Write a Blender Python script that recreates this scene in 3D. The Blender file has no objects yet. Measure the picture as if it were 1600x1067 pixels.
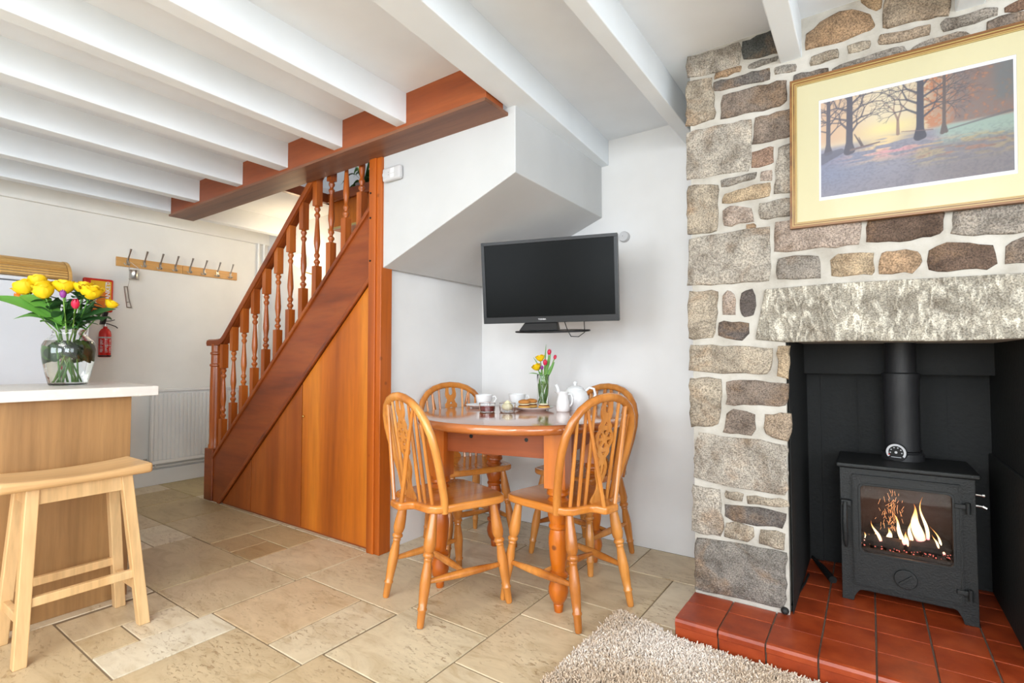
import bpy, bmesh, math, random
import numpy as np
from mathutils import Vector, Matrix
S = bpy.context.scene
COL = S.collection
R = math.radians
random.seed(7)

# ---------------------------------------------------------------- camera, world, light, exposure
cam = bpy.data.cameras.new('camera'); co = bpy.data.objects.new('camera', cam); COL.objects.link(co)
co.location = (0, 0, 1.05)
co.rotation_euler = (R(92.054), R(0.066), R(34.857))
cam.sensor_fit = 'HORIZONTAL'; cam.sensor_width = 36; cam.lens = 801.5 / 1600 * 36
cam.clip_start = 0.02
S.camera = co
S.view_settings.view_transform = 'Standard'; S.view_settings.look = 'None'
S.view_settings.gamma = 1; S.view_settings.use_curve_mapping = False
S.view_settings.exposure = -0.10
W = bpy.data.worlds.new('World'); S.world = W; W.use_nodes = True
W.node_tree.nodes['Background'].inputs[0].default_value = (0.62, 0.76, 1.0, 1)
W.node_tree.nodes['Background'].inputs[1].default_value = 1.0

def area(name, loc, rot, sx, sy, power, col):
    l = bpy.data.lights.new(name, 'AREA'); l.shape = 'RECTANGLE'; l.size = sx; l.size_y = sy
    l.energy = power; l.color = col
    o = bpy.data.objects.new(name, l); COL.objects.link(o); o.location = loc; o.rotation_euler = rot
    return o
def point(name, loc, power, col, rad):
    l = bpy.data.lights.new(name, 'POINT'); l.energy = power; l.color = col; l.shadow_soft_size = rad
    o = bpy.data.objects.new(name, l); COL.objects.link(o); o.location = loc
    return o
# daylight entering by the windows of the room (behind and to the right of the camera)
DAY = (0.87, 0.945, 1.0)
area('window_daylight', (-2.4, -4.05, 1.45), (R(90), 0, 0), 2.2, 1.3, 78, DAY)
area('window_daylight', (0.6, -4.05, 1.45), (R(90), 0, 0), 2.2, 1.3, 104, DAY)
area('window_daylight', (2.52, -1.7, 1.45), (R(90), 0, R(90)), 2.0, 1.3, 100, DAY)
area('window_daylight', (2.52, 0.5, 1.45), (R(90), 0, R(90)), 1.4, 1.3, 30, DAY)
point('added_room_fill', (.35, -1.5, 2.0), 85, (.95, .975, 1.0), .2)  # added fill out of view to even out the walls, no fitted lamp
area('added_floor_fill', (-1.5, -.75, 2.18), (R(12), 0, 0), 1.3, 1.0, 40, (1.0, .985, .96))  # added downward fill to brighten the floor, not a real panel
area('added_landing_fill', (-3.0, 2.3, 4.2), (0, 0, 0), 1.0, 0.7, 14, (0.9, 0.95, 1.0))  # added light to brighten the closed landing walls, no opening there
point('sconce_light', (-4.22, 2.66, 1.95), 13, (1.0, 0.74, 0.42), 0.07)

# ---------------------------------------------------------------- materials
def newmat(name):
    m = bpy.data.materials.new(name); m.use_nodes = True
    return m, m.node_tree, m.node_tree.nodes['Principled BSDF']
def node(nt, t, **kw):
    n = nt.nodes.new(t)
    for k, v in kw.items(): setattr(n, k, v)
    return n
def ramp(nt, stops, fac):
    n = nt.nodes.new('ShaderNodeValToRGB'); e = n.color_ramp.elements
    e[0].position = stops[0][0]; e[0].color = (*stops[0][1], 1)
    e[1].position = stops[-1][0]; e[1].color = (*stops[-1][1], 1)
    for p, c in stops[1:-1]:
        x = e.new(p); x.color = (*c, 1)
    nt.links.new(fac, n.inputs[0]); return n.outputs[0]
def noise(nt, vec, scale, detail=4, rough=0.55, dist=0.0):
    n = nt.nodes.new('ShaderNodeTexNoise'); n.inputs['Scale'].default_value = scale
    n.inputs['Detail'].default_value = detail; n.inputs['Roughness'].default_value = rough
    n.inputs['Distortion'].default_value = dist
    if vec is not None: nt.links.new(vec, n.inputs['Vector'])
    return n.outputs['Fac']
def objco(nt, scale=(1, 1, 1), rand=0.0, kind='Object'):
    tc = nt.nodes.new('ShaderNodeTexCoord'); mp = nt.nodes.new('ShaderNodeMapping')
    mp.inputs['Scale'].default_value = scale
    nt.links.new(tc.outputs[kind], mp.inputs[0])
    if rand:
        oi = nt.nodes.new('ShaderNodeObjectInfo'); mu = node(nt, 'ShaderNodeMath', operation='MULTIPLY')
        mu.inputs[1].default_value = rand; nt.links.new(oi.outputs['Random'], mu.inputs[0])
        cx = nt.nodes.new('ShaderNodeCombineXYZ')
        for i in range(3): nt.links.new(mu.outputs[0], cx.inputs[i])
        nt.links.new(cx.outputs[0], mp.inputs['Location'])
    return mp.outputs[0]
def bump(nt, b, h, strength, dist=0.01):
    n = nt.nodes.new('ShaderNodeBump'); n.inputs['Strength'].default_value = strength
    n.inputs['Distance'].default_value = dist; nt.links.new(h, n.inputs['Height'])
    nt.links.new(n.outputs[0], b.inputs['Normal'])
def mix(nt, a, b, fac, blend='MIX'):
    n = nt.nodes.new('ShaderNodeMix'); n.data_type = 'RGBA'; n.blend_type = blend
    for s, v in ((6, a), (7, b)):
        if isinstance(v, tuple): n.inputs[s].default_value = (*v, 1)
        else: nt.links.new(v, n.inputs[s])
    if isinstance(fac, (int, float)): n.inputs[0].default_value = fac
    else: nt.links.new(fac, n.inputs[0])
    return n.outputs[2]
def srgb(r, g, b):
    f = lambda c: (c / 255 / 12.92) if c <= 10 else ((c / 255 + 0.055) / 1.055) ** 2.4
    return (f(r), f(g), f(b))
def paint(name, col, rough=0.6, bs=0.15, sc=40, spec=0.5, metal=0.0):
    m, nt, b = newmat(name)
    v = objco(nt); n = noise(nt, v, sc, 4)
    c = ramp(nt, [(0.3, tuple(x * 0.93 for x in col)), (0.7, col)], noise(nt, v, 3.0, 3))
    nt.links.new(c, b.inputs['Base Color']); b.inputs['Roughness'].default_value = rough
    b.inputs['Specular IOR Level'].default_value = spec; b.inputs['Metallic'].default_value = metal
    if bs: bump(nt, b, n, bs, 0.004)
    return m
def wood(name, dark, mid, light, axis='z', rough=0.35, grain=14.0, stretch=0.07, rand=7.0, coat=0.0, knots=0.0):
    m, nt, b = newmat(name)
    s = [1, 1, 1]; s['xyz'.index(axis)] = stretch
    v = objco(nt, tuple(s), rand)
    big = noise(nt, v, grain * 0.45, 3, 0.5, 0.6); fine = noise(nt, v, grain * 5, 3, 0.6)
    c1 = ramp(nt, [(0.3, dark), (0.5, mid), (0.7, light)], big)
    c2 = ramp(nt, [(0.35, (0.72, 0.72, 0.72)), (0.6, (1, 1, 1))], fine)
    c = mix(nt, c1, c2, 0.55, 'MULTIPLY')
    if knots:
        vo = nt.nodes.new('ShaderNodeTexVoronoi'); vo.inputs['Scale'].default_value = 9
        nt.links.new(objco(nt, tuple(0.3 if q != 1 else 1 for q in s) if False else (1, 1, 1), rand), vo.inputs['Vector'])
        k = ramp(nt, [(0.0, (1, 1, 1)), (0.07, (1, 1, 1)), (0.12, (0, 0, 0))], vo.outputs['Distance'])
        c = mix(nt, c, tuple(x * 0.35 for x in dark), mix(nt, (0, 0, 0), k, knots))
    nt.links.new(c, b.inputs['Base Color']); b.inputs['Roughness'].default_value = rough
    if coat: b.inputs['Coat Weight'].default_value = coat; b.inputs['Coat Roughness'].default_value = 0.12
    bump(nt, b, fine, 0.08, 0.002)
    return m
def glassm(name, col=(1, 1, 1), rough=0.0, ior=1.45):
    m, nt, b = newmat(name)
    b.inputs['Base Color'].default_value = (*col, 1); b.inputs['Transmission Weight'].default_value = 1
    b.inputs['Roughness'].default_value = rough; b.inputs['IOR'].default_value = ior
    return m

M = {}
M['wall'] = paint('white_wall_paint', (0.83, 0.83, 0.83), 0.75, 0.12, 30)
M['boxing'] = paint('dimmed_boxing_paint', (0.60, 0.61, 0.615), 0.75, 0.12, 30)  # wall paint darkened to offset too strong light on the boxing
M['wall_warm'] = paint('cream_wall_paint', (0.85, 0.84, 0.80), 0.75, 0.12, 30)
M['ceiling'] = paint('ceiling_paint', (0.87, 0.91, 0.96), 0.8, 0.05, 30)
M['joist'] = paint('joist_paint', (0.87, 0.92, 0.965), 0.55, 0.12, 12)
M['gloss'] = paint('white_gloss_paint', (0.88, 0.88, 0.86), 0.35, 0.05)
M['enamel'] = paint('white_enamel', (0.82, 0.85, 0.90), 0.25, 0.0)
M['china'] = paint('white_china', (0.86, 0.87, 0.88), 0.08, 0.0)
M['plastic'] = paint('white_plastic', (0.60, 0.60, 0.61), 0.4, 0.0)
M['blackp'] = paint('black_plastic', (0.009, 0.009, 0.010), 0.3, 0.0, spec=0.3)
M['screen'] = paint('tv_screen', (0.0025, 0.003, 0.003), 0.25, 0.0, spec=0.07)
M['iron'] = paint('black_stove_iron', (0.014, 0.015, 0.015), 0.5, 0.4, 160, spec=0.35)
M['pipe'] = paint('matt_black_flue', (0.022, 0.022, 0.024), 0.55, 0.2, 90)
M['soot'] = paint('black_painted_masonry', (0.0060, 0.0070, 0.0070), 0.7, 0.5, 60)
M['chrome'] = paint('steel', (0.55, 0.53, 0.5), 0.28, 0.0, metal=1.0)
M['brass'] = paint('brass', (0.65, 0.45, 0.15), 0.25, 0.0, metal=1.0)
M['red'] = paint('red_enamel', srgb(200, 28, 22), 0.25, 0.0)
M['redp'] = paint('red_plastic', srgb(214, 44, 20), 0.4, 0.0)
M['yellow'] = paint('yellow_print', srgb(240, 190, 30), 0.5, 0.0)
M['orange'] = paint('orange_print', srgb(225, 120, 20), 0.5, 0.0)
M['whitep'] = paint('white_print', (0.85, 0.85, 0.83), 0.5, 0.0)
M['greyp'] = paint('grey_print', (0.35, 0.36, 0.38), 0.5, 0.0)
M['silverp'] = paint('silver_print', (0.6, 0.6, 0.62), 0.4, 0.0)
M['mahog'] = wood('stair_mahogany', srgb(108, 46, 14), srgb(142, 66, 22), srgb(162, 84, 32), 'x', 0.36, 9, 0.12, 7, 0.0)
M['balust'] = wood('baluster_wood', srgb(130, 60, 16), srgb(172, 86, 26), srgb(196, 110, 40), 'z', 0.32, 16, 0.1, 7, 0.1)
M['post'] = wood('stair_post_wood', srgb(158, 74, 14), srgb(192, 98, 26), srgb(208, 118, 40), 'z', 0.38, 10, 0.06, 7, 0.0, 0.5)
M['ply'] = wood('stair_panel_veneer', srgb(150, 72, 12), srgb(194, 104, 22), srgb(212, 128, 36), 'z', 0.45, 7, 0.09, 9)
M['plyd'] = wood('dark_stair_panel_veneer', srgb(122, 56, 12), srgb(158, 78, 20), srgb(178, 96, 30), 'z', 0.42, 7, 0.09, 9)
M['trim'] = wood('trimmer_wood', srgb(92, 58, 40), srgb(118, 76, 54), srgb(142, 96, 70), 'x', 0.5, 14, 0.06, 5)
M['trimf'] = wood('trimmer_face_wood', srgb(120, 54, 18), srgb(146, 70, 28), srgb(166, 86, 38), 'x', 0.5, 9, 0.1, 5)
M['pine'] = wood('lacquered_chair_wood', srgb(170, 98, 36), srgb(204, 130, 56), srgb(222, 154, 78), 'z', 0.24, 11, 0.1, 9, 0.4)
M['seat'] = wood('lacquered_seat_wood', srgb(178, 98, 30), srgb(210, 132, 54), srgb(222, 150, 76), 'y', 0.16, 9, 0.16, 9, 0.6)
M['table'] = wood('table_pine', srgb(156, 70, 8), srgb(192, 98, 16), srgb(210, 120, 30), 'z', 0.3, 8, 0.1, 9, 0.25, 0.8)
M['tabletop'] = wood('tabletop_pine', srgb(146, 76, 34), srgb(182, 104, 52), srgb(202, 126, 68), 'x', 0.12, 7, 0.1, 9, 0.8, 0.7)
M['oak'] = wood('light_oak_veneer', srgb(146, 106, 64), srgb(174, 132, 84), srgb(188, 148, 98), 'z', 0.42, 13, 0.06, 9)
M['beech'] = wood('pale_stool_wood', srgb(200, 156, 104), srgb(220, 180, 128), srgb(230, 194, 144), 'z', 0.35, 12, 0.07, 9)
M['beechy'] = wood('pale_seat_wood', srgb(196, 152, 102), srgb(220, 180, 128), srgb(230, 194, 144), 'y', 0.3, 12, 0.07, 9)
M['bamboo'] = wood('bread_bin_wood', srgb(190, 140, 70), srgb(216, 168, 96), srgb(228, 184, 112), 'y', 0.4, 12, 0.07, 9)
M['rackw'] = wood('coat_rack_wood', srgb(186, 132, 70), srgb(208, 156, 92), srgb(220, 170, 104), 'y', 0.4, 12, 0.07, 9)
M['gold'] = wood('picture_frame_gilt', srgb(92, 56, 26), srgb(130, 86, 42), srgb(150, 108, 60), 'x', 0.35, 30, 0.05, 3)
M['goldl'] = paint('picture_frame_gold_line', srgb(184, 160, 100), 0.35, 0.0)
M['mat'] = paint('cream_picture_mount', srgb(200, 192, 156), 0.8, 0.0)
M['matw'] = paint('white_print_border', (0.66, 0.67, 0.71), 0.8, 0.0)
M['leaf'] = paint('green_leaf', srgb(92, 148, 56), 0.45, 0.1, 20)
M['leafd'] = paint('dark_green_leaf', srgb(50, 92, 46), 0.5, 0.1, 20)
M['stem'] = paint('pale_green_stem', srgb(120, 160, 66), 0.5, 0.0)
M['rose'] = paint('yellow_petal', srgb(250, 208, 14), 0.55, 0.1, 20)
M['pink'] = paint('pink_petal', srgb(220, 40, 78), 0.45, 0.0)
M['purple'] = paint('purple_petal', srgb(150, 60, 150), 0.45, 0.0)

M['jam'] = paint('red_jam', srgb(120, 12, 16), 0.15, 0.3, 60)
M['cream'] = paint('clotted_cream', srgb(245, 236, 196), 0.5, 0.8, 90)
M['scone'] = paint('baked_scone', srgb(214, 162, 84), 0.7, 0.8, 60)
M['sconet'] = paint('baked_scone_top', srgb(196, 130, 60), 0.7, 0.8, 60)
M['log'] = paint('charred_log', (0.03, 0.02, 0.016), 0.9, 1.0, 40)
M['brick'] = paint('stove_firebrick', srgb(62, 32, 18), 0.9, 0.5, 30)
M['glass'] = glassm('clear_glass')
M['water'] = glassm('water', (0.96, 1, 0.96), 0, 1.33)
M['thin'] = None
m, nt, b = newmat('thin_glass_sheet')                     # single sheet: mostly transparent, a little mirror
tr = node(nt, 'ShaderNodeBsdfTransparent'); gl = node(nt, 'ShaderNodeBsdfGlossy'); gl.inputs['Roughness'].default_value = 0.03
fr = node(nt, 'ShaderNodeFresnel'); fr.inputs[0].default_value = 1.5; ms = node(nt, 'ShaderNodeMixShader')
nt.links.new(fr.outputs[0], ms.inputs[0]); nt.links.new(tr.outputs[0], ms.inputs[1]); nt.links.new(gl.outputs[0], ms.inputs[2])
nt.links.new(ms.outputs[0], nt.nodes['Material Output'].inputs[0]); M['thin'] = m

# worktop: pale laminate with pearly flecks
m, nt, b = newmat('pale_flecked_worktop'); v = objco(nt)
vo = node(nt, 'ShaderNodeTexVoronoi'); vo.inputs['Scale'].default_value = 38; nt.links.new(v, vo.inputs['Vector'])
c = ramp(nt, [(0.0, (1.0, 0.98, 0.95)), (0.16, (0.9, 0.87, 0.83)), (0.24, (0.68, 0.63, 0.58)), (0.6, (0.62, 0.57, 0.53))], vo.outputs['Distance'])
c = mix(nt, c, (0.78, 0.76, 0.72), noise(nt, v, 6, 3)); nt.links.new(c, b.inputs['Base Color'])
b.inputs['Roughness'].default_value = 0.35; M['worktop'] = m

# granite and rubble stones, coloured per stone through the object colour
def stonemat(name, tool=False):
    m, nt, b = newmat(name); v = objco(nt, (1, 1, 1), 0 if tool else 3.0)
    oi = node(nt, 'ShaderNodeObjectInfo')
    sp = noise(nt, v, 190, 3, 0.75); bl = noise(nt, v, 11, 5, 0.65, 0.4); md = noise(nt, v, 45, 4, 0.7)
    g1 = ramp(nt, [(0.38, (0.42, 0.40, 0.38)), (0.5, (0.97, 0.97, 0.97)), (0.6, (1.38, 1.36, 1.33))], sp)
    g2 = ramp(nt, [(0.3, (0.48, 0.43, 0.38)), (0.5, (0.98, 0.97, 0.95)), (0.68, (1.38, 1.35, 1.3))], bl)
    c0 = oi.outputs['Color']
    if not tool: c0 = mix(nt, c0, srgb(140, 112, 84), ramp(nt, [(0.52, (0, 0, 0)), (0.68, (0.6, 0.6, 0.6))], noise(nt, v, 7, 4, 0.6, 0.5)))
    c = mix(nt, c0, g2, 1.0, 'MULTIPLY'); c = mix(nt, c, g1, 0.85, 'MULTIPLY')
    if tool:
        v2 = objco(nt, (1.0, 1, 1.0)); mp = nt.nodes.new('ShaderNodeMapping'); mp.inputs['Rotation'].default_value = (0, R(28), 0)
        mp.inputs['Scale'].default_value = (36, 1, 15); nt.links.new(v2, mp.inputs[0])
        ch = noise(nt, mp.outputs[0], 1.0, 1.5, 0.4, 1.6)
        chr_ = ramp(nt, [(0.46, (0.62, 0.59, 0.55)), (0.56, (1.0, .99, .97)), (0.64, (1.5, 1.49, 1.47))], ch)
        c = mix(nt, c, chr_, 0.7, 'MULTIPLY')
        ad = node(nt, 'ShaderNodeMath', operation='ADD'); nt.links.new(ch, ad.inputs[0]); nt.links.new(md, ad.inputs[1])
        bump(nt, b, ad.outputs[0], 0.7, 0.02)
    else:
        ad = node(nt, 'ShaderNodeMath', operation='ADD'); nt.links.new(md, ad.inputs[0]); nt.links.new(bl, ad.inputs[1])
        bump(nt, b, ad.outputs[0], 0.95, 0.016)
    nt.links.new(c, b.inputs['Base Color']); b.inputs['Roughness'].default_value = 0.85
    return m
M['stone'] = stonemat('rubble_stone'); M['lintel'] = stonemat('tooled_granite', True)
m, nt, b = newmat('lime_mortar'); v = objco(nt); n = noise(nt, v, 35, 6, 0.65)
nt.links.new(ramp(nt, [(0.3, srgb(160, 153, 142)), (0.55, srgb(188, 183, 174)), (0.8, srgb(202, 198, 191))], noise(nt, v, 7, 5)), b.inputs['Base Color'])
b.inputs['Roughness'].default_value = 0.9; bump(nt, b, n, 0.5, 0.012); M['mortar'] = m

# travertine tiles: object colour times clouding, pits and streaks
m, nt, b = newmat('travertine_tile')
oi = node(nt, 'ShaderNodeObjectInfo'); tc = node(nt, 'ShaderNodeTexCoord')
mp = node(nt, 'ShaderNodeMapping'); nt.links.new(tc.outputs['Object'], mp.inputs[0])
cx = node(nt, 'ShaderNodeCombineXYZ'); mu = node(nt, 'ShaderNodeMath', operation='MULTIPLY'); mu.inputs[1].default_value = 31
nt.links.new(oi.outputs['Random'], mu.inputs[0]); nt.links.new(mu.outputs[0], cx.inputs[0]); nt.links.new(mu.outputs[0], cx.inputs[1])
nt.links.new(cx.outputs[0], mp.inputs['Location'])
mp2 = node(nt, 'ShaderNodeMapping'); mp2.inputs['Scale'].default_value = (1.0, 2.6, 1); mp2.inputs['Rotation'].default_value = (0, 0, R(38)); nt.links.new(mp.outputs[0], mp2.inputs[0])
cl = noise(nt, mp2.outputs[0], 4.5, 6, 0.65, 1.2); pit = noise(nt, mp2.outputs[0], 30, 5, 0.72, 0.6); area_ = noise(nt, mp.outputs[0], 3.2, 2)
c = mix(nt, oi.outputs['Color'], ramp(nt, [(0.3, (0.80, 0.73, 0.62)), (0.48, (1, 0.985, 0.96)), (0.7, (1.13, 1.13, 1.12))], cl), 1.0, 'MULTIPLY')
pm = ramp(nt, [(0.555, (0, 0, 0)), (0.61, (1, 1, 1))], pit)
am = ramp(nt, [(0.42, (0.0, 0.0, 0.0)), (0.6, (1, 1, 1))], area_)
pf = mix(nt, pm, am, 1.0, 'MULTIPLY')
c = mix(nt, c, srgb(158, 128, 90), mix(nt, (0, 0, 0), pf, 0.75)); nt.links.new(c, b.inputs['Base Color'])
b.inputs['Roughness'].default_value = 0.36
inv = node(nt, 'ShaderNodeMath', operation='MULTIPLY'); inv.inputs[1].default_value = -1.0; nt.links.new(pf, inv.inputs[0]); bump(nt, b, inv.outputs[0], 0.5, 0.003)
M['tile'] = m
M['grout'] = paint('tile_grout', srgb(138, 120, 96), 0.9, 0.5, 60)
m, nt, b = newmat('red_quarry_tile'); v = objco(nt, (1, 1, 1), 9)
c = ramp(nt, [(0.3, srgb(124, 44, 18)), (0.5, srgb(152, 60, 26)), (0.7, srgb(168, 74, 36))], noise(nt, v, 9, 5, 0.6))
sp = ramp(nt, [(0.70, (0, 0, 0)), (0.76, (1, 1, 1))], noise(nt, v, 60, 4, 0.7))
c = mix(nt, c, srgb(200, 160, 140), mix(nt, (0, 0, 0), sp, 0.5)); nt.links.new(c, b.inputs['Base Color'])
b.inputs['Roughness'].default_value = 0.38; bump(nt, b, noise(nt, v, 30, 4), 0.15, 0.004); M['quarry'] = m
M['qgrout'] = paint('quarry_tile_grout', srgb(110, 96, 84), 0.9, 0.4, 60)
m, nt, b = newmat('rug_pile'); at = node(nt, 'ShaderNodeVertexColor'); at.layer_name = 'Col'
nt.links.new(at.outputs[0], b.inputs['Base Color']); b.inputs['Roughness'].default_value = 0.9; b.inputs['Specular IOR Level'].default_value = 0.1; M['pile'] = m
M['rugb'] = paint('rug_backing', srgb(120, 104, 88), 0.95, 0.3, 90)
m, nt, b = newmat('printed_picture'); at = node(nt, 'ShaderNodeVertexColor'); at.layer_name = 'Col'
nt.links.new(at.outputs[0], b.inputs['Base Color']); b.inputs['Roughness'].default_value = 0.5; M['print'] = m
def emit(name, col, st):
    m = bpy.data.materials.new(name); m.use_nodes = True; nt = m.node_tree
    e = node(nt, 'ShaderNodeEmission'); e.inputs[0].default_value = (*col, 1); e.inputs[1].default_value = st
    nt.links.new(e.outputs[0], nt.nodes['Material Output'].inputs[0]); return m
M['globe'] = emit('lit_glass_shade', (1.0, 0.86, 0.60), 7.0)
M['spark'] = emit('glowing_spark', (1.0, 0.42, 0.16), 2.2)
M['ember'] = emit('glowing_ember', (1.0, 0.22, 0.16), 0.9)
# flame: bright core fading to transparent orange at the edges and the tip
m = bpy.data.materials.new('flame'); m.use_nodes = True; nt = m.node_tree
e = node(nt, 'ShaderNodeEmission'); tr = node(nt, 'ShaderNodeBsdfTransparent'); ms = node(nt, 'ShaderNodeMixShader')
lw = node(nt, 'ShaderNodeLayerWeight'); lw.inputs[0].default_value = 0.45
tc = node(nt, 'ShaderNodeTexCoord'); sx = node(nt, 'ShaderNodeSeparateXYZ'); nt.links.new(tc.outputs['Generated'], sx.inputs[0])
c = ramp(nt, [(0.0, (1.0, 0.30, 0.35)), (0.15, (1.0, 0.62, 0.30)), (0.4, (1.0, 0.80, 0.50)), (0.75, (1.0, 0.50, 0.14)), (1.0, (0.9, 0.2, 0.03))], sx.outputs[2])
nt.links.new(c, e.inputs[0]); e.inputs[1].default_value = 3.4
f1 = ramp(nt, [(0.25, (1, 1, 1)), (0.8, (0, 0, 0))], lw.outputs['Facing'])
f2 = ramp(nt, [(0.0, (0.5, 0.5, 0.5)), (0.12, (1, 1, 1)), (0.6, (0.9, 0.9, 0.9)), (1.0, (0.15, 0.15, 0.15))], sx.outputs[2])
fm = mix(nt, f1, f2, 1.0, 'MULTIPLY')
nt.links.new(fm, ms.inputs[0]); nt.links.new(tr.outputs[0], ms.inputs[1]); nt.links.new(e.outputs[0], ms.inputs[2])
nt.links.new(ms.outputs[0], nt.nodes['Material Output'].inputs[0]); M['flame'] = m

# ---------------------------------------------------------------- mesh helpers
def tag(o, label=None, cat=None, group=None, kind=None):
    if label: o['label'] = label
    if cat: o['category'] = cat
    if group: o['group'] = group
    if kind: o['kind'] = kind
    return o
def empty(name, loc=(0, 0, 0), rz=0.0, label=None, cat=None, group=None):
    o = bpy.data.objects.new(name, None); COL.objects.link(o); o.location = loc; o.rotation_euler = (0, 0, rz)
    o.empty_display_size = 0.05
    return tag(o, label, cat, group)
class MB:
    def __init__(s): s.v = []; s.f = []; s.mi = []; s.m = 0
    def add(s, vs, fs):
        n = len(s.v); s.v += [tuple(v) for v in vs]; s.f += [tuple(n + i for i in f) for f in fs]; s.mi += [s.m] * len(fs); return s
    def box(s, x0, x1, y0, y1, z0, z1):
        return s.add([(x0, y0, z0), (x1, y0, z0), (x1, y1, z0), (x0, y1, z0), (x0, y0, z1), (x1, y0, z1), (x1, y1, z1), (x0, y1, z1)],
                     [(3, 2, 1, 0), (4, 5, 6, 7), (0, 1, 5, 4), (1, 2, 6, 5), (2, 3, 7, 6), (3, 0, 4, 7)])
    def hexa(s, pts):      # 8 points, bottom ring then top ring
        return s.add(pts, [(3, 2, 1, 0), (4, 5, 6, 7), (0, 1, 5, 4), (1, 2, 6, 5), (2, 3, 7, 6), (3, 0, 4, 7)])
    def prism(s, poly, a0, a1, plane='xy'):
        n = len(poly)
        def p(q, a):
            return {'xy': (q[0], q[1], a), 'xz': (q[0], a, q[1]), 'yz': (a, q[0], q[1])}[plane]
        vs = [p(q, a0) for q in poly] + [p(q, a1) for q in poly]
        fs = [tuple(range(n))[::-1], tuple(range(n, 2 * n))] + [(i, (i + 1) % n, n + (i + 1) % n, n + i) for i in range(n)]
        return s.add(vs, fs)
    def tube(s, pts, rads, n=10, cap=True, flat=1.0, up=None):
        pts = [Vector(p) for p in pts]
        if isinstance(rads, (int, float)): rads = [rads] * len(pts)
        vs = []; fs = []; prev = None
        for i, p in enumerate(pts):
            t = (pts[min(i + 1, len(pts) - 1)] - pts[max(i - 1, 0)]).normalized()
            if prev is None:
                a = Vector(up) if up else (Vector((0, 0, 1)) if abs(t.z) < 0.9 else Vector((1, 0, 0)))
                u = t.cross(a).normalized()
            else:
                u = (prev - t * prev.dot(t)).normalized()
            w = t.cross(u).normalized(); prev = u
            for k in range(n):
                a = 2 * math.pi * k / n
                vs.append(p + u * math.cos(a) * rads[i] + w * math.sin(a) * rads[i] * flat)
        for i in range(len(pts) - 1):
            for k in range(n):
                fs.append((i * n + k, i * n + (k + 1) % n, (i + 1) * n + (k + 1) % n, (i + 1) * n + k))
        if cap: fs += [tuple(range(n))[::-1], tuple((len(pts) - 1) * n + k for k in range(n))]
        return s.add(vs, fs)
    def lathe(s, prof, c=(0, 0, 0), n=20, square=None):   # prof: (r, z)
        vs = []; fs = []
        for r, z in prof:
            for k in range(n):
                a = 2 * math.pi * k / n; vs.append((c[0] + r * math.cos(a), c[1] + r * math.sin(a), c[2] + z))
        for i in range(len(prof) - 1):
            for k in range(n): fs.append((i * n + k, i * n + (k + 1) % n, (i + 1) * n + (k + 1) % n, (i + 1) * n + k))
        fs += [tuple(range(n))[::-1], tuple((len(prof) - 1) * n + k for k in range(n))]
        return s.add(vs, fs)
    def ball(s, c, r, n=10, sq=(1, 1, 1)):
        pr = [(math.sin(math.pi * i / n) * r + 1e-5, -math.cos(math.pi * i / n) * r) for i in range(n + 1)]
        k0 = len(s.v); s.lathe(pr, (0, 0, 0), n + 4)
        for i in range(k0, len(s.v)):
            v = s.v[i]; s.v[i] = (c[0] + v[0] * sq[0], c[1] + v[1] * sq[1], c[2] + v[2] * sq[2])
        return s
    def xf(s, mat, k0=0):
        for i in range(k0, len(s.v)): s.v[i] = tuple(mat @ Vector(s.v[i]))
        return s
    def build(s, name, mat, parent=None, smooth=False, bevel=0.0, seg=2, sub=0, label=None, cat=None, group=None, kind=None, auto=None):
        me = bpy.data.meshes.new(name); me.from_pydata(s.v, [], s.f); me.update()
        mats = mat if isinstance(mat, (list, tuple)) else [mat]
        for q in mats: me.materials.append(q)
        if len(mats) > 1: me.polygons.foreach_set('material_index', s.mi)
        bm = bmesh.new(); bm.from_mesh(me); bmesh.ops.recalc_face_normals(bm, faces=bm.faces); bm.to_mesh(me); bm.free()
        if smooth:
            me.polygons.foreach_set('use_smooth', [True] * len(me.polygons))
            try: me.set_sharp_from_angle(angle=R(auto if auto else 40))
            except Exception: pass
        o = bpy.data.objects.new(name, me); COL.objects.link(o)
        if parent: o.parent = parent
        if bevel:
            b = o.modifiers.new('bevel', 'BEVEL'); b.width = bevel; b.segments = seg; b.limit_method = 'ANGLE'; b.angle_limit = R(35)
        if sub:
            b = o.modifiers.new('sub', 'SUBSURF'); b.levels = sub; b.render_levels = sub
        return tag(o, label, cat, group, kind)
def turned(p0, p1, prof, n=12):       # prof: list of (t, r) from p0 to p1
    a, b = Vector(p0), Vector(p1)
    return [a + (b - a) * t for t, r in prof], [r for t, r in prof]
def copy_tree(o, parent=None):
    c = o.copy(); COL.objects.link(c)
    if parent: c.parent = parent
    for ch in list(o.children): copy_tree(ch, c)
    return c
def textmesh(name, body, size, mat, parent, matrix, extr=0.0004, bold=0.0, **kw):
    cu = bpy.data.curves.new(name, 'FONT'); cu.body = body; cu.size = size; cu.align_x = 'CENTER'; cu.align_y = 'CENTER'
    cu.extrude = extr; cu.offset = bold; cu.resolution_u = 3
    t = bpy.data.objects.new(name + '_tmp', cu); COL.objects.link(t)
    dg = bpy.context.evaluated_depsgraph_get(); me = bpy.data.meshes.new_from_object(t.evaluated_get(dg))
    bpy.data.objects.remove(t); bpy.data.curves.remove(cu)
    me.transform(matrix); me.materials.clear(); me.materials.append(mat)
    o = bpy.data.objects.new(name, me); COL.objects.link(o); o.parent = parent
    return tag(o, **kw)
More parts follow.
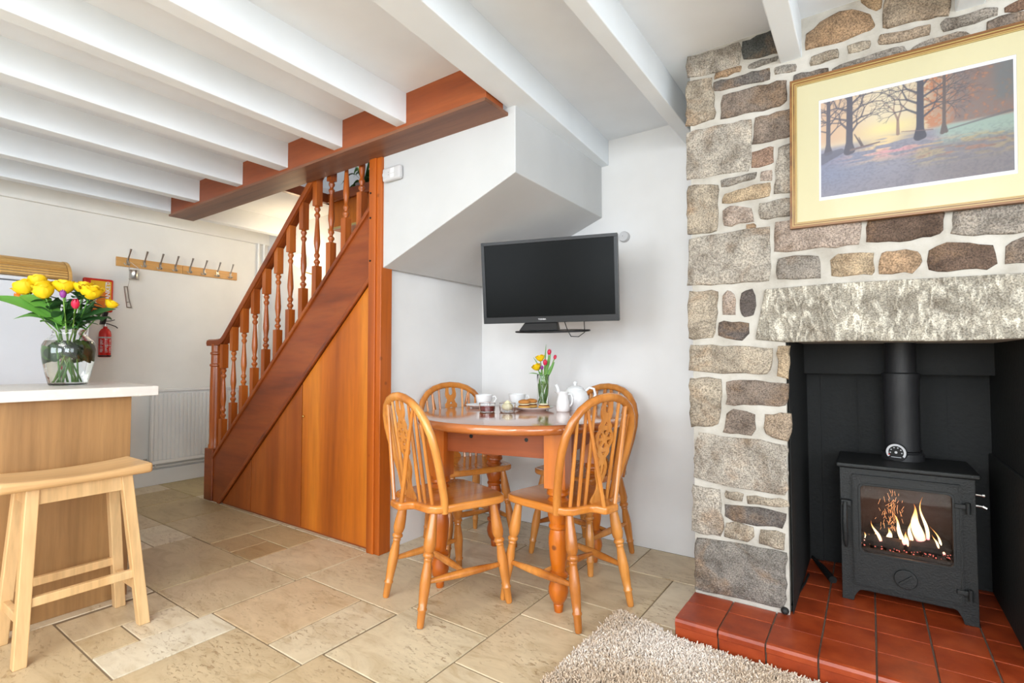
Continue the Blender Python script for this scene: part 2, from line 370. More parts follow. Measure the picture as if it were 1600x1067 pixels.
def curve2d(splines, extr, bevel=0.0):
    cu = bpy.data.curves.new('c', 'CURVE'); cu.dimensions = '2D'; cu.fill_mode = 'BOTH'; cu.extrude = extr; cu.bevel_depth = bevel
    for pts in splines:
        sp = cu.splines.new('POLY'); sp.points.add(len(pts) - 1); sp.use_cyclic_u = True
        for p, q in zip(sp.points, pts): p.co = (q[0], q[1], 0, 1)
    t = bpy.data.objects.new('t', cu); COL.objects.link(t)
    dg = bpy.context.evaluated_depsgraph_get(); me = bpy.data.meshes.new_from_object(t.evaluated_get(dg))
    bpy.data.objects.remove(t); bpy.data.curves.remove(cu); return me
def meshobj(name, me, mat, parent=None, **kw):
    me.materials.clear(); me.materials.append(mat); o = bpy.data.objects.new(name, me); COL.objects.link(o)
    if parent: o.parent = parent
    return tag(o, **kw)
# ---------------------------------------------------------------- room shell
XL, XR, YB, YF, ZC = -4.97, 2.6, -4.2, 2.815, 2.36
def struct(o): o['kind'] = 'structure'; return o

fl = struct(MB().box(XL - .1, XR + .1, YB - .1, YF + .15, -0.09, -0.004).build('floor', M['grout']))
# explicit travertine layout near the camera: x0, x1, y0, y1
TL = [(-2.27,-2.065,.665,1.07),(-2.46,-2.27,.815,1.02),(-2.46,-2.27,.665,.815),(-2.68,-2.46,.665,1.02),(-2.68,-2.27,1.02,1.45),
(-3.33,-2.68,1.02,1.45),(-3.74,-3.33,1.25,1.455),(-4.08,-3.74,1.25,1.455),(-3.12,-2.89,1.45,1.668),(-2.89,-2.69,1.45,1.668),(-2.69,-2.27,1.45,1.88),
(-3.12,-2.69,1.668,1.88),(-3.75,-3.12,1.455,1.88),(-2.265,-1.85,1.07,1.5),(-1.85,-1.63,1.07,1.5),(-1.625,-1.21,1.15,1.575),
(-2.27,-1.62,1.5,1.945),(-1.62,-1.21,1.575,2.035),(-1.21,-.79,1.38,1.79),(-1.21,-.79,1.79,2.035),(-1.22,-.79,2.035,2.47),(-.79,-.58,2.035,2.47),
(-1.02,-.58,2.47,2.815),(-1.62,-1.22,2.035,2.25),(-1.62,-1.22,2.25,2.47),(-1.42,-1.02,2.47,2.815),(-2.27,-1.62,1.945,2.35),(-2.06,-1.42,2.47,2.815),
(-4.3,-3.75,1.455,1.885),(-4.7,-4.3,1.455,1.885),(-4.98,-4.7,1.455,1.885),(-4.98,-4.3,1.885,2.3),(-4.3,-3.9,1.885,2.3),(-3.74,-3.33,1.02,1.25),
(-1.63,-1.21,.72,1.15),(-2.065,-1.63,.43,1.07),(-1.21,-.79,.95,1.38),(-2.7,-2.065,.24,.665),(-1.63,-1.21,.3,.72)]
res = 0.01; gx0, gy0 = XL - .02, YB; NX, NY = int((XR - gx0) / res), int((YF - gy0) / res)
occ = np.zeros((NX, NY), bool); tiles = []
def claim(x0, x1, y0, y1):
    occ[max(0, round((x0 - gx0) / res)):round((x1 - gx0) / res), max(0, round((y0 - gy0) / res)):round((y1 - gy0) / res)] = True
for t in TL: claim(*t); tiles.append(t)
rt = random.Random(4)
for j in range(NY):
    for i in range(NX):
        if occ[i, j]: continue
        w, h = rt.choice([(64, 42), (42, 42), (42, 42), (42, 64), (42, 21), (21, 21)])
        mi = i
        while mi < NX and mi - i < w + 9 and not occ[mi, j]: mi += 1
        w2 = (mi - i) if (mi - i) < w + 9 else w
        mj = j
        while mj < NY and mj - j < h + 9 and not occ[i:i + w2, mj].any(): mj += 1
        h2 = (mj - j) if (mj - j) < h + 9 else h
        occ[i:i + w2, j:j + h2] = True
        if w2 >= 4 and h2 >= 4:
            tiles.append((gx0 + i * res, gx0 + (i + w2) * res, gy0 + j * res, gy0 + (j + h2) * res))
pal = [srgb(208, 190, 158), srgb(204, 186, 154), srgb(212, 197, 168), srgb(198, 178, 144), srgb(206, 188, 156), srgb(214, 200, 174)]
special = {0: srgb(218, 208, 186), 6: srgb(212, 200, 174), 8: srgb(182, 158, 120), 9: srgb(178, 152, 112), 13: srgb(206, 182, 148), 15: srgb(212, 198, 168), 17: srgb(200, 182, 150), 4: srgb(196, 176, 144), 5: srgb(190, 172, 136), 12: srgb(192, 174, 136), 11: srgb(190, 170, 130), 28: srgb(182, 162, 120), 29: srgb(182, 162, 120), 31: srgb(186, 168, 122)}
far = MB()
for k, (x0, x1, y0, y1) in enumerate(tiles):
    if y1 < -.4:
        far.box(x0 + .003, x1 - .003, y0 + .003, y1 - .003, -.012, 0); continue
    g = 0.0034; x0 += g; x1 -= g; y0 += g; y1 -= g; c = 0.0018; cx_, cy_ = (x0 + x1) / 2, (y0 + y1) / 2
    dz = rt.uniform(-.0006, .0006)
    v = [(x0 - cx_, y0 - cy_, -.012), (x1 - cx_, y0 - cy_, -.012), (x1 - cx_, y1 - cy_, -.012), (x0 - cx_, y1 - cy_, -.012),
         (x0 - cx_, y0 - cy_, -.003), (x1 - cx_, y0 - cy_, -.003), (x1 - cx_, y1 - cy_, -.003), (x0 - cx_, y1 - cy_, -.003),
         (x0 + c - cx_, y0 + c - cy_, dz), (x1 - c - cx_, y0 + c - cy_, dz), (x1 - c - cx_, y1 - c - cy_, dz), (x0 + c - cx_, y1 - c - cy_, dz)]
    f = [(0, 1, 5, 4), (1, 2, 6, 5), (2, 3, 7, 6), (3, 0, 4, 7), (4, 5, 9, 8), (5, 6, 10, 9), (6, 7, 11, 10), (7, 4, 8, 11), (8, 9, 10, 11), (3, 2, 1, 0)]
    o = MB().add(v, f).build('tile', M['tile'], fl); o.location = (cx_, cy_, 0)
    c_ = special.get(k) or rt.choice(pal)
    o.color = (*c_, 1)

far.build('tile', M['tile'], fl, kind='stuff').color = (*pal[0], 1)
# ceiling with the stair opening, and every painted joist as a part of it
cb = MB(); Z1 = ZC + .09
cb.box(XL, -3.6, YB, YF, ZC, Z1).box(-3.6, -1.31, YB, 1.865, ZC, Z1).box(-1.31, XR, YB, YF, ZC, Z1).box(-3.6, -1.31, 2.78, YF, ZC, Z1)
ce = struct(cb.build('ceiling', M['ceiling']))
def joist(l0, r0, l1, r1, y0, y1, zb=2.21):
    return MB().hexa([(l0, y0, zb), (r0, y0, zb), (r1, y1, zb), (l1, y1, zb), (l0, y0, ZC + .01), (r0, y0, ZC + .01), (r1, y1, ZC + .01), (l1, y1, ZC + .01)]).build('joist', M['joist'], ce, bevel=.004)
joist(-1.845, -1.77, -1.91, -1.84, YB, 1.755)
joist(-2.36, -2.285, -2.41, -2.335, YB, 1.755)
joist(-2.90, -2.82, -2.95, -2.855, YB, 1.755)
joist(-3.44, -3.36, -3.455, -3.38, YB, 1.755)
joist(-4.02, -3.945, -4.065, -3.985, YB, 1.755)
joist(-4.54, -4.465, -4.54, -4.46, YB, YF)
joist(-.98, -.86, -1.40, -1.254, YB, YF)
joist(-.79, -.73, -.79, -.722, YB, YF)
joist(-.262, -.19, -.262, -.188, YB, 2.235)
joist(.26, .335, .26, .335, YB, 2.235)
joist(.79, .865, .79, .865, YB, 2.235); joist(1.32, 1.395, 1.32, 1.395, YB, YF)
MB().box(-1.25, XR, .36, .363, ZC - .003, ZC + .001).build('board_joint', M['joist'], ce)
MB().add([(-.722, 2.235, ZC - .001), (-.61, 2.235, ZC - .001), (-.61, YF, ZC - .012), (-.722, YF, ZC - .012)], [(0, 1, 2, 3)]).build('infill_board', M['joist'], ce)
MB().box(-4.46, -1.345, 1.735, 1.865, 2.185, ZC + .02).build('trimmer_beam', M['trimf'], ce, bevel=.004, label='dark varnished timber trimmer along the stair opening')
MB().box(-4.46, -1.34, 1.722, 1.90, 2.172, 2.188).build('trimmer_underside_board', M['trim'], ce, bevel=.002)

# walls
wl = struct(MB().box(XL - .12, XL, YB - .1, YF + .12, 0, ZC).build('wall_left', M['wall_warm']))
struct(MB().box(XL, XL + .035, YB, YF, 2.20, ZC).build('trim_1', M['wall_warm'], bevel=.004))
struct(MB().box(XL, -.6, YF, YF + .1, 0, ZC).box(1.2, XR, YF, YF + .1, 0, ZC).build('wall_far', M['wall']))
def holed(name, axis, c0, c1, a0, a1, holes, mat):
    m_ = MB(); cur = a0
    def bx(p0, p1, z0, z1):
        if axis == 'y': m_.box(p0, p1, c0, c1, z0, z1)
        else: m_.box(c0, c1, p0, p1, z0, z1)
    for h0, h1 in holes:
        bx(cur, h0, 0, ZC); bx(h0, h1, 0, .8); bx(h0, h1, 2.1, ZC); cur = h1
    bx(cur, a1, 0, ZC); return struct(m_.build(name, mat))
holed('wall_back', 'y', YB - .3, YB, XL - .1, XR + .1, [(-3.5, -1.3), (-.5, 1.7)], M['wall'])
holed('wall_right', 'x', XR, XR + .3, YB, YF + .1, [(-2.7, -.7), (-.2, 1.2)], M['wall'])
def window(n, axis, c, a0, a1):
    f = MB(); z0, z1 = .8, 2.1; t = .05
    def bx(p0, p1, q0, q1, d0=c - .03, d1=c + .03):
        if axis == 'y': f.box(p0, p1, d0, d1, q0, q1)
        else: f.box(d0, d1, p0, p1, q0, q1)
    bx(a0, a1, z0, z0 + t); bx(a0, a1, z1 - t, z1); bx(a0, a0 + t, z0, z1); bx(a1 - t, a1, z0, z1)
    k = 3
    for i in range(1, k): x = a0 + (a1 - a0) * i / k; bx(x - .03, x + .03, z0, z1)
    bx(a0, a1, 1.62, 1.66)
    o = struct(f.build('window_%d' % n, M['gloss']))
    return o
window(1, 'y', YB - .2, -3.5, -1.3); window(2, 'y', YB - .2, -.5, 1.7); window(3, 'x', XR + .2, -2.7, -.7); window(4, 'x', XR + .2, -.2, 1.2)

# plasterboard boxing of the upper stairs, and the alcove side wall
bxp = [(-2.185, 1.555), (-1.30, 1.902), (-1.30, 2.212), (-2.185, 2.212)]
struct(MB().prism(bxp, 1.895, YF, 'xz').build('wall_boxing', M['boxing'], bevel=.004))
struct(MB().box(-2.30, -2.215, 1.96, YF, 0, 1.62).build('wall_alcove', M['wall']))
# upstairs: landing walls around the opening
up = MB()
up.box(XL, -1.0, YF, YF + .1, Z1, 4.4).box(XL - .1, XL, 1.76, YF, Z1, 4.4).box(-1.1, -1.0, 1.76, YF, Z1, 4.4).box(XL, -1.0, 1.66, 1.76, Z1, 4.4).box(XL, -1.0, 1.66, YF + .1, 4.4, 4.5)
struct(up.build('wall_landing', M['wall']))
struct(MB().box(-3.63, -3.585, 1.865, 2.58, 2.325, 2.40).build('trim_2', M['mahog'], bevel=.004))
struct(MB().box(-3.63, -2.28, 2.53, 2.58, 2.325, 2.40).build('trim_3', M['mahog'], bevel=.004))
struct(MB().box(-3.60, -2.28, 2.555, YF, 2.115, 2.36).build('wall_ledge', M['ply']))
struct(MB().box(-3.60, -2.28, 2.545, 2.56, 2.105, 2.12).build('trim_4', M['goldl']))

# skirting, pipes on the wall
struct(MB().box(XL, XL + .02, YB, YF, 0, .13).build('baseboard_left', M['gloss'], bevel=.004))
hp = MB().tube([(XL + .035, 1.0, .155), (XL + .035, 2.6, .155)], .008, 8)
hp.tube([(XL + .035, 1.84, .155), (XL + .06, 1.84, .17), (XL + .06, 1.84, .21)], .007, 8)
tag(hp.build('heating_pipe', M['gloss'], smooth=True), 'thin white pipe running along the wall just under the radiator', 'pipe')
for i, y in enumerate((2.70, 2.755)):
    tag(MB().tube([(XL + .04, y, .0), (XL + .04, y, 2.2)], .011, 8).build('wall_pipe', M['gloss'], smooth=True),
        ['white vertical pipe in the corner behind the banisters, the left one of two', 'white vertical pipe in the corner behind the banisters, the right one of two'][i], 'pipe', 'pipes in the corner behind the stairs')

# ---------------------------------------------------------------- stone chimney wall
ST = [
('b',[(-0.62,2.351),(-0.412,2.344),(-0.409,2.249),(-0.618,2.267)]),
('k',[(-0.395,2.338),(-0.289,2.353),(-0.269,2.26),(-0.392,2.273)]),
('o',[(-0.508,2.244),(-0.406,2.245),(-0.41,2.231),(-0.504,2.23)]),
('g',[(-0.379,2.243),(-0.271,2.24),(-0.275,2.228),(-0.372,2.231)]),
('d',[(-0.512,2.21),(-0.304,2.203),(-0.302,2.164),(-0.509,2.177)]),
('t',[(-0.618,2.243),(-0.528,2.233),(-0.509,2.06),(-0.623,2.059)]),
('n',[(-0.48,2.143),(-0.245,2.137),(-0.245,2.062),(-0.271,2.045),(-0.485,2.053)]),
('g',[(-0.278,2.199),(-0.213,2.19),(-0.21,2.169),(-0.279,2.176)]),
('d',[(-0.215,2.146),(-0.11,2.137),(-0.108,2.101),(-0.214,2.107)]),
('t',[(-0.159,2.194),(-0.077,2.198),(-0.072,2.17),(-0.156,2.167)]),
('o',[(-0.17,2.285),(-0.094,2.33),(-0.036,2.332),(0.021,2.29),(0.038,2.256),(0.03,2.24),(-0.052,2.232),(-0.169,2.232)]),
('n',[(-0.356,2.011),(-0.222,2.018),(-0.223,1.915),(-0.36,1.916)]),
('b',[(-0.625,2.024),(-0.372,2.019),(-0.384,1.815),(-0.624,1.824)]),
('r',[(-0.368,1.874),(-0.325,1.886),(-0.298,1.887),(-0.295,1.832),(-0.326,1.821),(-0.368,1.822)]),
('b',[(-0.272,1.877),(-0.213,1.888),(-0.216,1.694),(-0.286,1.7)]),
('g',[(-0.489,1.787),(-0.359,1.796),(-0.358,1.775),(-0.485,1.768)]),
('p',[(-0.336,1.791),(-0.304,1.796),(-0.301,1.758),(-0.334,1.764)]),
('t',[(-0.626,1.792),(-0.506,1.778),(-0.507,1.588),(-0.624,1.587)]),
('y',[(-0.482,1.73),(-0.311,1.747),(-0.311,1.699),(-0.483,1.699)]),
('p',[(-0.482,1.655),(-0.455,1.673),(-0.381,1.657),(-0.37,1.608),(-0.473,1.6)]),
('b',[(-0.347,1.666),(-0.227,1.671),(-0.229,1.607),(-0.341,1.606)]),
('o',[(-0.392,1.588),(-0.378,1.592),(-0.366,1.584),(-0.369,1.57),(-0.387,1.573)]),
('b',[(-0.623,1.558),(-0.315,1.576),(-0.318,1.361),(-0.624,1.367)]),
('p',[(-0.293,1.582),(-0.017,1.58),(-0.019,1.469),(-0.29,1.471)]),
('g2',[(-0.284,1.435),(-0.219,1.442),(-0.151,1.438),(-0.146,1.359),(-0.282,1.365)]),
('y',[(-0.107,1.411),(-0.082,1.432),(-0.047,1.43),(0.013,1.427),(0.016,1.377),(0.014,1.356),(-0.106,1.36)]),
('o',[(0.045,1.42),(0.079,1.426),(0.138,1.418),(0.15,1.393),(0.131,1.353),(0.041,1.353)]),
('w',[(0.176,1.41),(0.218,1.44),(0.268,1.425),(0.324,1.413),(0.337,1.363),(0.319,1.346),(0.23,1.346),(0.173,1.355)]),
('n',[(0.364,1.401),(0.404,1.428),(0.467,1.431),(0.471,1.353),(0.366,1.354)]),
('w',[(0.007,1.549),(0.211,1.544),(0.21,1.488),(0.181,1.467),(0.003,1.466)]),
('g2',[(0.24,1.537),(0.501,1.538),(0.498,1.455),(0.404,1.451),(0.237,1.465)]),
('t',[(-0.624,1.338),(-0.511,1.331),(-0.521,1.218),(-0.532,1.142),(-0.625,1.139)]),
('p',[(-0.486,1.305),(-0.467,1.332),(-0.447,1.317),(-0.443,1.236),(-0.487,1.233)]),
('k2',[(-0.419,1.315),(-0.385,1.332),(-0.378,1.312),(-0.369,1.291),(-0.377,1.233),(-0.401,1.223),(-0.416,1.242),(-0.419,1.271)]),
('k2',[(-0.507,1.202),(-0.4,1.196),(-0.396,1.162),(-0.421,1.134),(-0.507,1.149)]),
('t',[(-0.622,1.109),(-0.312,1.092),(-0.319,1.039),(-0.331,0.994),(-0.623,1.005)]),
('y',[(-0.289,1.099),(-0.256,1.098),(-0.258,0.978),(-0.286,0.988)]),
('t',[(-0.623,0.97),(-0.502,0.97),(-0.518,0.789),(-0.621,0.767)]),
('n',[(-0.478,0.954),(-0.391,0.963),(-0.266,0.957),(-0.267,0.877),(-0.477,0.87)]),
('n',[(-0.478,0.823),(-0.45,0.849),(-0.384,0.834),(-0.376,0.782),(-0.394,0.757),(-0.493,0.754)]),
('y2',[(-0.338,0.832),(-0.257,0.842),(-0.252,0.801),(-0.266,0.74),(-0.335,0.758)]),
('b',[(-0.596,0.738),(-0.269,0.724),(-0.274,0.533),(-0.616,0.554)]),
('b',[(-0.617,0.521),(-0.522,0.518),(-0.505,0.375),(-0.515,0.335),(-0.619,0.333)]),
('t',[(-0.49,0.514),(-0.428,0.512),(-0.431,0.493),(-0.487,0.492)]),
('t',[(-0.41,0.507),(-0.273,0.511),(-0.266,0.495),(-0.406,0.482)]),
('d',[(-0.495,0.461),(-0.398,0.468),(-0.278,0.462),(-0.282,0.412),(-0.399,0.404),(-0.488,0.415)]),
('t',[(-0.488,0.383),(-0.452,0.396),(-0.395,0.388),(-0.391,0.364),(-0.408,0.337),(-0.495,0.333)]),
('t',[(-0.363,0.385),(-0.281,0.385),(-0.288,0.333),(-0.364,0.331)]),
('g3',[(-0.61,0.304),(-0.28,0.315),(-0.283,0.113),(-0.613,0.099)]),
('o2',[(0.006,2.365),(0.058,2.343),(0.058,2.311),(0.044,2.301),(0.009,2.339)]),
('n2',[(0.083,2.344),(0.243,2.286),(0.24,2.209),(0.157,2.222),(0.101,2.226),(0.07,2.228),(0.075,2.304)]),
('w2',[(0.382,2.17),(0.411,2.187),(0.477,2.175),(0.476,2.143),(0.385,2.165)]),
('g2',[(0.224,2.176),(0.236,2.192),(0.269,2.183),(0.326,2.189),(0.362,2.181),(0.36,2.164),(0.281,2.158),(0.235,2.155)]),
('y2',[(0.054,2.203),(0.123,2.188),(0.189,2.188),(0.195,2.159),(0.055,2.175)]),
('t',[(-0.038,2.196),(-0.016,2.199),(0.023,2.195),(0.022,2.174),(-0.034,2.175)]),
('g2',[(0.143,2.119),(0.162,2.133),(0.244,2.137),(0.28,2.133),(0.306,2.104),(0.304,2.087),(0.144,2.089)]),
('n',[(0.341,2.141),(0.368,2.145),(0.476,2.143),(0.475,2.09),(0.341,2.087)]),
('g2',[(-0.091,2.128),(-0.042,2.134),(0.116,2.14),(0.127,2.118),(0.123,2.087),(-0.095,2.097)]),
]
CC = {'b': srgb(188, 176, 158), 'k': srgb(84, 88, 84), 'o': srgb(190, 146, 92), 'g': srgb(158, 150, 138), 'd': srgb(122, 112, 106), 't': srgb(184, 166, 138),
      'n': srgb(146, 124, 106), 'r': srgb(182, 136, 104), 'p': srgb(194, 168, 148), 'y': srgb(200, 168, 118), 'w': srgb(120, 88, 64), 'g2': srgb(160, 148, 134),
      'k2': srgb(108, 94, 88), 'y2': srgb(178, 150, 116), 'g3': srgb(142, 134, 124), 'o2': srgb(186, 146, 88), 'n2': srgb(172, 148, 116), 'w2': srgb(150, 104, 68)}
YS = 2.222
for k_ in CC:
    g_ = sum(CC[k_]) / 3; CC[k_] = tuple(max(0, (g_ + (c_ - g_) * .60)) * .80 for c_ in CC[k_])
wf = MB()
wf.prism([(-.615, 0), (-.268, 0), (-.264, 1.125), (.42, 1.115), (.425, 0), (1.3, 0), (1.3, ZC), (-.61, ZC)], YS, 2.95, 'xz')
wf = struct(wf.build('wall_fireplace', M['mortar']))
def stone(poly, col, rr, proud=.012, mat=None, sub=4):
    n = len(poly); pts = []
    cx_ = sum(p[0] for p in poly) / n; cz_ = sum(p[1] for p in poly) / n
    poly = [(x + .007 * (1 if x > cx_ else -1), z + .006 * (1 if z > cz_ else -1)) for x, z in poly]
    per = [math.dist(poly[i], poly[(i + 1) % n]) for i in range(n)]
    for i in range(n):
        a, b_ = poly[i], poly[(i + 1) % n]; k = max(2, min(7, round(per[i] / .03)))
        for j in range(k):
            t = (j + 0.5 * (j == 0) * 0.35) / k
            am = min(.0045, per[i] * .05); x = a[0] + (b_[0] - a[0]) * t + rr.uniform(-am, am); z = a[1] + (b_[1] - a[1]) * t + rr.uniform(-am, am)
            pts.append((x, z))
    m_ = len(pts); vs = []
    # three rings: base in the mortar, shoulder, face
    sz = max(min(max(p[0] for p in poly) - min(p[0] for p in poly), max(p[1] for p in poly) - min(p[1] for p in poly)), .02)
    ins = min(.007 / (sz / 2), .4)
    for sc, dy in ((1.0, .004), (1 - ins * .25, -proud * .62), (1 - ins, -proud)):
        for x, z in pts:
            q = rr.uniform(-.0012, .0012) if sc < 1 else 0
            vs.append((cx_ + (x - cx_) * sc, YS + dy + q, cz_ + (z - cz_) * sc))
    fs = []
    for r_ in (0, 1):
        for i in range(m_): fs.append((r_ * m_ + i, r_ * m_ + (i + 1) % m_, (r_ + 1) * m_ + (i + 1) % m_, (r_ + 1) * m_ + i))
    # face: inner ring plus centre point
    for x, z in pts: vs.append((cx_ + (x - cx_) * .5, YS - proud - rr.uniform(0, .003), cz_ + (z - cz_) * .5))
    vs.append((cx_, YS - proud - .002, cz_)); c0 = 3 * m_; ce_ = 4 * m_
    for i in range(m_):
        fs.append((2 * m_ + i, 2 * m_ + (i + 1) % m_, c0 + (i + 1) % m_, c0 + i)); fs.append((c0 + i, c0 + (i + 1) % m_, ce_))
    o = MB().add(vs, fs).build('stone', mat or M['stone'], wf, smooth=True, auto=50); o.color = (*col, 1); return o
rs_ = random.Random(11)
for c, poly in ST:
    stone(poly, CC[c], rs_, rs_.uniform(.005, .012))
# rubble outside and behind the picture, same build
for poly, c in [([(.46, 1.35), (.78, 1.36), (.79, 1.48), (.47, 1.47)], 'b'), ([(.83, 1.36), (1.2, 1.35), (1.2, 1.6), (.82, 1.58)], 'n'),
                ([(.62, 1.55), (.78, 1.56), (.78, 1.7), (.61, 1.7)], 'y'), ([(.58, 1.75), (.95, 1.76), (.96, 1.98), (.6, 1.96)], 'b'), ([(1.0, 1.66), (1.25, 1.67), (1.25, 1.9), (1.0, 1.9)], 't'),
                ([(.6, 2.02), (.8, 2.02), (.8, 2.3), (.58, 2.3)], 'g2'), ([(.85, 2.03), (1.2, 2.02), (1.2, 2.32), (.86, 2.31)], 'n'),
                ([(.47, .10), (.85, .10), (.85, .42), (.46, .42)], 'g3'), ([(.88, .10), (1.25, .1), (1.25, .3), (.88, .3)], 'b'), ([(.46, .46), (.7, .46), (.7, .68), (.46, .68)], 't'),
                ([(.74, .46), (1.2, .45), (1.2, .7), (.74, .7)], 'b'), ([(.46, .72), (.95, .72), (.95, .94), (.46, .94)], 'g2'), ([(.46, .97), (.75, .97), (.75, 1.1), (.46, 1.1)], 'y')]:
    stone(poly, CC[c], rs_, rs_.uniform(.006, .012))
# lintel: one long tooled granite block
lp = [(-.331, 1.326), (-.1, 1.330), (.15, 1.324), (.45, 1.318), (.85, 1.31), (.86, 1.11), (.45, 1.116), (.2, 1.110), (-.05, 1.117), (-.256, 1.116), (-.37, 1.13), (-.352, 1.22)]
n = len(lp); vs = [(x, YS + .02, z) for x, z in lp] + [(x, YS - .012, z) for x, z in lp]
mm = MB().add(vs, [tuple(range(n)), tuple(range(n, 2 * n))[::-1]] + [(i, (i + 1) % n, n + (i + 1) % n, n + i) for i in range(n)])
o = mm.build('lintel', M['lintel'], wf, bevel=.006, label='long tooled granite lintel over the fire opening'); o.color = (*srgb(172, 168, 158), 1)
# side faces of the pier inside the opening (painted) and black lining
ln = MB()
ln.box(-.2575, -.256, 2.234, 2.93, .085, 1.2)
ln.box(.412, .4135, 2.226, 2.93, .085, 1.2)
ln.box(-.3, .46, 2.92, 2.94, .0, 1.2); ln.box(-.3, .46, 2.3, 2.94, 1.16, 1.18); ln.box(-.275, .435, 2.80, 2.83, .985, 1.165)
ln.box(-.262, -.2, 2.905, 2.925, .085, .98); ln.box(-.05, .27, 2.908, 2.925, .085, .985)
struct(ln.build('fireplace_lining', M['soot']))
struct(MB().box(.398, .412, 2.30, 2.90, .085, .66).build('fireplace_side_board', M['soot'], bevel=.004))

# hearth of red quarry tiles
he = empty('hearth', (-.62, 1.955, 0), 0, 'raised hearth of red quarry tiles with rounded front nosing under the stove', 'hearth')
hb = MB().box(.006, 1.84, .012, .262, 0, .080).box(.356, 1.03, .262, .96, 0, .080); hb.build('hearth_base', M['qgrout'], he)
px_ = .1545
for i in range(12):
    x0 = i * px_; x1 = x0 + px_
    for j in range(7):
        y0 = j * .154; y1 = y0 + .154
        X0 = -.62 + x0
        if j >= 2 and (X0 + px_ * .6 < -.27 or X0 > .40): continue
        if j == 6: y1 = .965
        if j == 1 and (X0 + px_ * .6 < -.27 or X0 > .40): y1 = .264
        g = .0028
        a0, a1 = x0 + g, x1 - g
        if j >= 2: a0 = max(a0, .362)
        o = MB().box(a0, a1, y0 + g, y1 - g, .074, .085 + rs_.uniform(-.0006, .0006))
        if j == 0:
            o = MB().prism([(-.006, .058), (-.006, .074), (-.002, .0835), (.008, .086), (y1 - g, .0855), (y1 - g, .074), (.02, .06)], a0, a1, 'yz')
            o.build('nosing_tile', M['quarry'], he)
            MB().box(a0, a1, .0, .012, .002, .055).build('kerb_tile', M['quarry'], he, bevel=.0015, seg=1)
        else: o.build('tile', M['quarry'], he, bevel=.0015, seg=1)
for j in range(2):
    MB().box(0, .008, j * .154 + .004, (j + 1) * .154 - .003, .002, .079).build('kerb_tile', M['quarry'], he, bevel=.0015, seg=1)
# ---------------------------------------------------------------- staircase
def wb(mb, name, mat, parent, **kw):          # world-space mesh, stored relative to its (unrotated) parent
    l = parent.location
    mb.v = [(v[0] - l[0], v[1] - l[1], v[2] - l[2]) for v in mb.v]
    return mb.build(name, mat, parent, **kw)
st = empty('staircase', (-4.1, 1.93, 0), 0, 'varnished mahogany staircase with turned banisters rising to the right', 'staircase')
zt = lambda x: .396 + .9 * (x + 3.968)         # top of the string
wb(MB().prism([(-4.04, .0), (-3.94, .0), (-2.285, 1.503), (-2.285, 1.91), (-4.04, .332)], 1.895, 1.925, 'xz'), 'string', M['mahog'], st, bevel=.003)
cap = MB(); cap.prism([(-4.04, .315), (-2.285, 1.893), (-2.285, 1.925), (-4.04, .347)], 1.882, 1.958, 'xz')
wb(cap, 'string_capping', M['mahog'], st, bevel=.005)
wb(MB().prism([(-3.965, .0), (-3.925, .0), (-2.285, 1.490), (-2.285, 1.522)], 1.883, 1.897, 'xz'), 'string_moulding', M['mahog'], st, bevel=.004)
for i in range(9):
    x0 = -4.03 + .205 * i; z = .185 * (i + 1)
    if z > 2.1: break
    wb(MB().box(x0 - .02, x0 + .215, 1.926, 2.80, z - .025, z), 'tread', M['mahog'], st, bevel=.004)
    wb(MB().box(x0, x0 + .015, 1.926, 2.80, z - .185, z - .026), 'riser', M['mahog'], st)
# newel
nb = MB(); nb.box(-4.165, -4.045, 1.885, 1.985, 0, .385)
wb(nb, 'newel_base', M['mahog'], st, bevel=.006)
nw = MB(); c = (-4.108, 1.935, 0)
nw.lathe([(.046, .385), (.046, .41), (.041, .42), (.040, .47), (.042, .6), (.042, .84), (.039, 1.0), (.046, 1.008), (.046, 1.018), (.038, 1.026), (.037, 1.09), (.044, 1.098), (.044, 1.108), (.036, 1.115), (.036, 1.175)], c, 20)
wb(nw, 'newel_post', M['balust'], st, smooth=True)
# handrail
pts = [(-4.205, 1.183), (-4.10, 1.183), (-4.03, 1.186), (-3.985, 1.200), (-3.95, 1.224), (-3.90, 1.268), (-2.29, 2.715)]
def sweep_rail(m_, pts, y):
    prof = [(-.030, -.022), (-.034, .0), (-.030, .018), (-.015, .028), (.015, .028), (.030, .018), (.034, .0), (.030, -.022)]
    vs = []; fs = []; n = len(prof)
    for i, (x, z) in enumerate(pts):
        a = pts[max(i - 1, 0)]; b_ = pts[min(i + 1, len(pts) - 1)]; t = Vector((b_[0] - a[0], 0, b_[1] - a[1])).normalized(); nr = Vector((-t.z, 0, t.x))
        for u, w in prof: vs.append((x + nr.x * w, y + u, z + nr.z * w))
    for i in range(len(pts) - 1):
        for k in range(n): fs.append((i * n + k, i * n + (k + 1) % n, (i + 1) * n + (k + 1) % n, (i + 1) * n + k))
    fs += [tuple(range(n)), tuple((len(pts) - 1) * n + k for k in range(n))]; return m_.add(vs, fs)
wb(sweep_rail(MB(), pts, 1.935), 'handrail', M['mahog'], st, smooth=True, auto=30)
def zr(x): return 1.268 + (x + 3.9) * (2.715 - 1.268) / 1.61 - .022
BP = [(.021, 0), (.0125, .004), (.0125, .012), (.0195, .022), (.0195, .032), (.011, .042), (.011, .05), (.018, .062), (.018, .072), (.0115, .084), (.0145, .11), (.019, .14), (.0195, .16), (.0165, .21), (.0125, .27), (.0105, .30),
      (.011, .305), (.018, .318), (.018, .328), (.011, .338), (.011, .345), (.0185, .358), (.0185, .368), (.0125, .376), (.021, .382)]
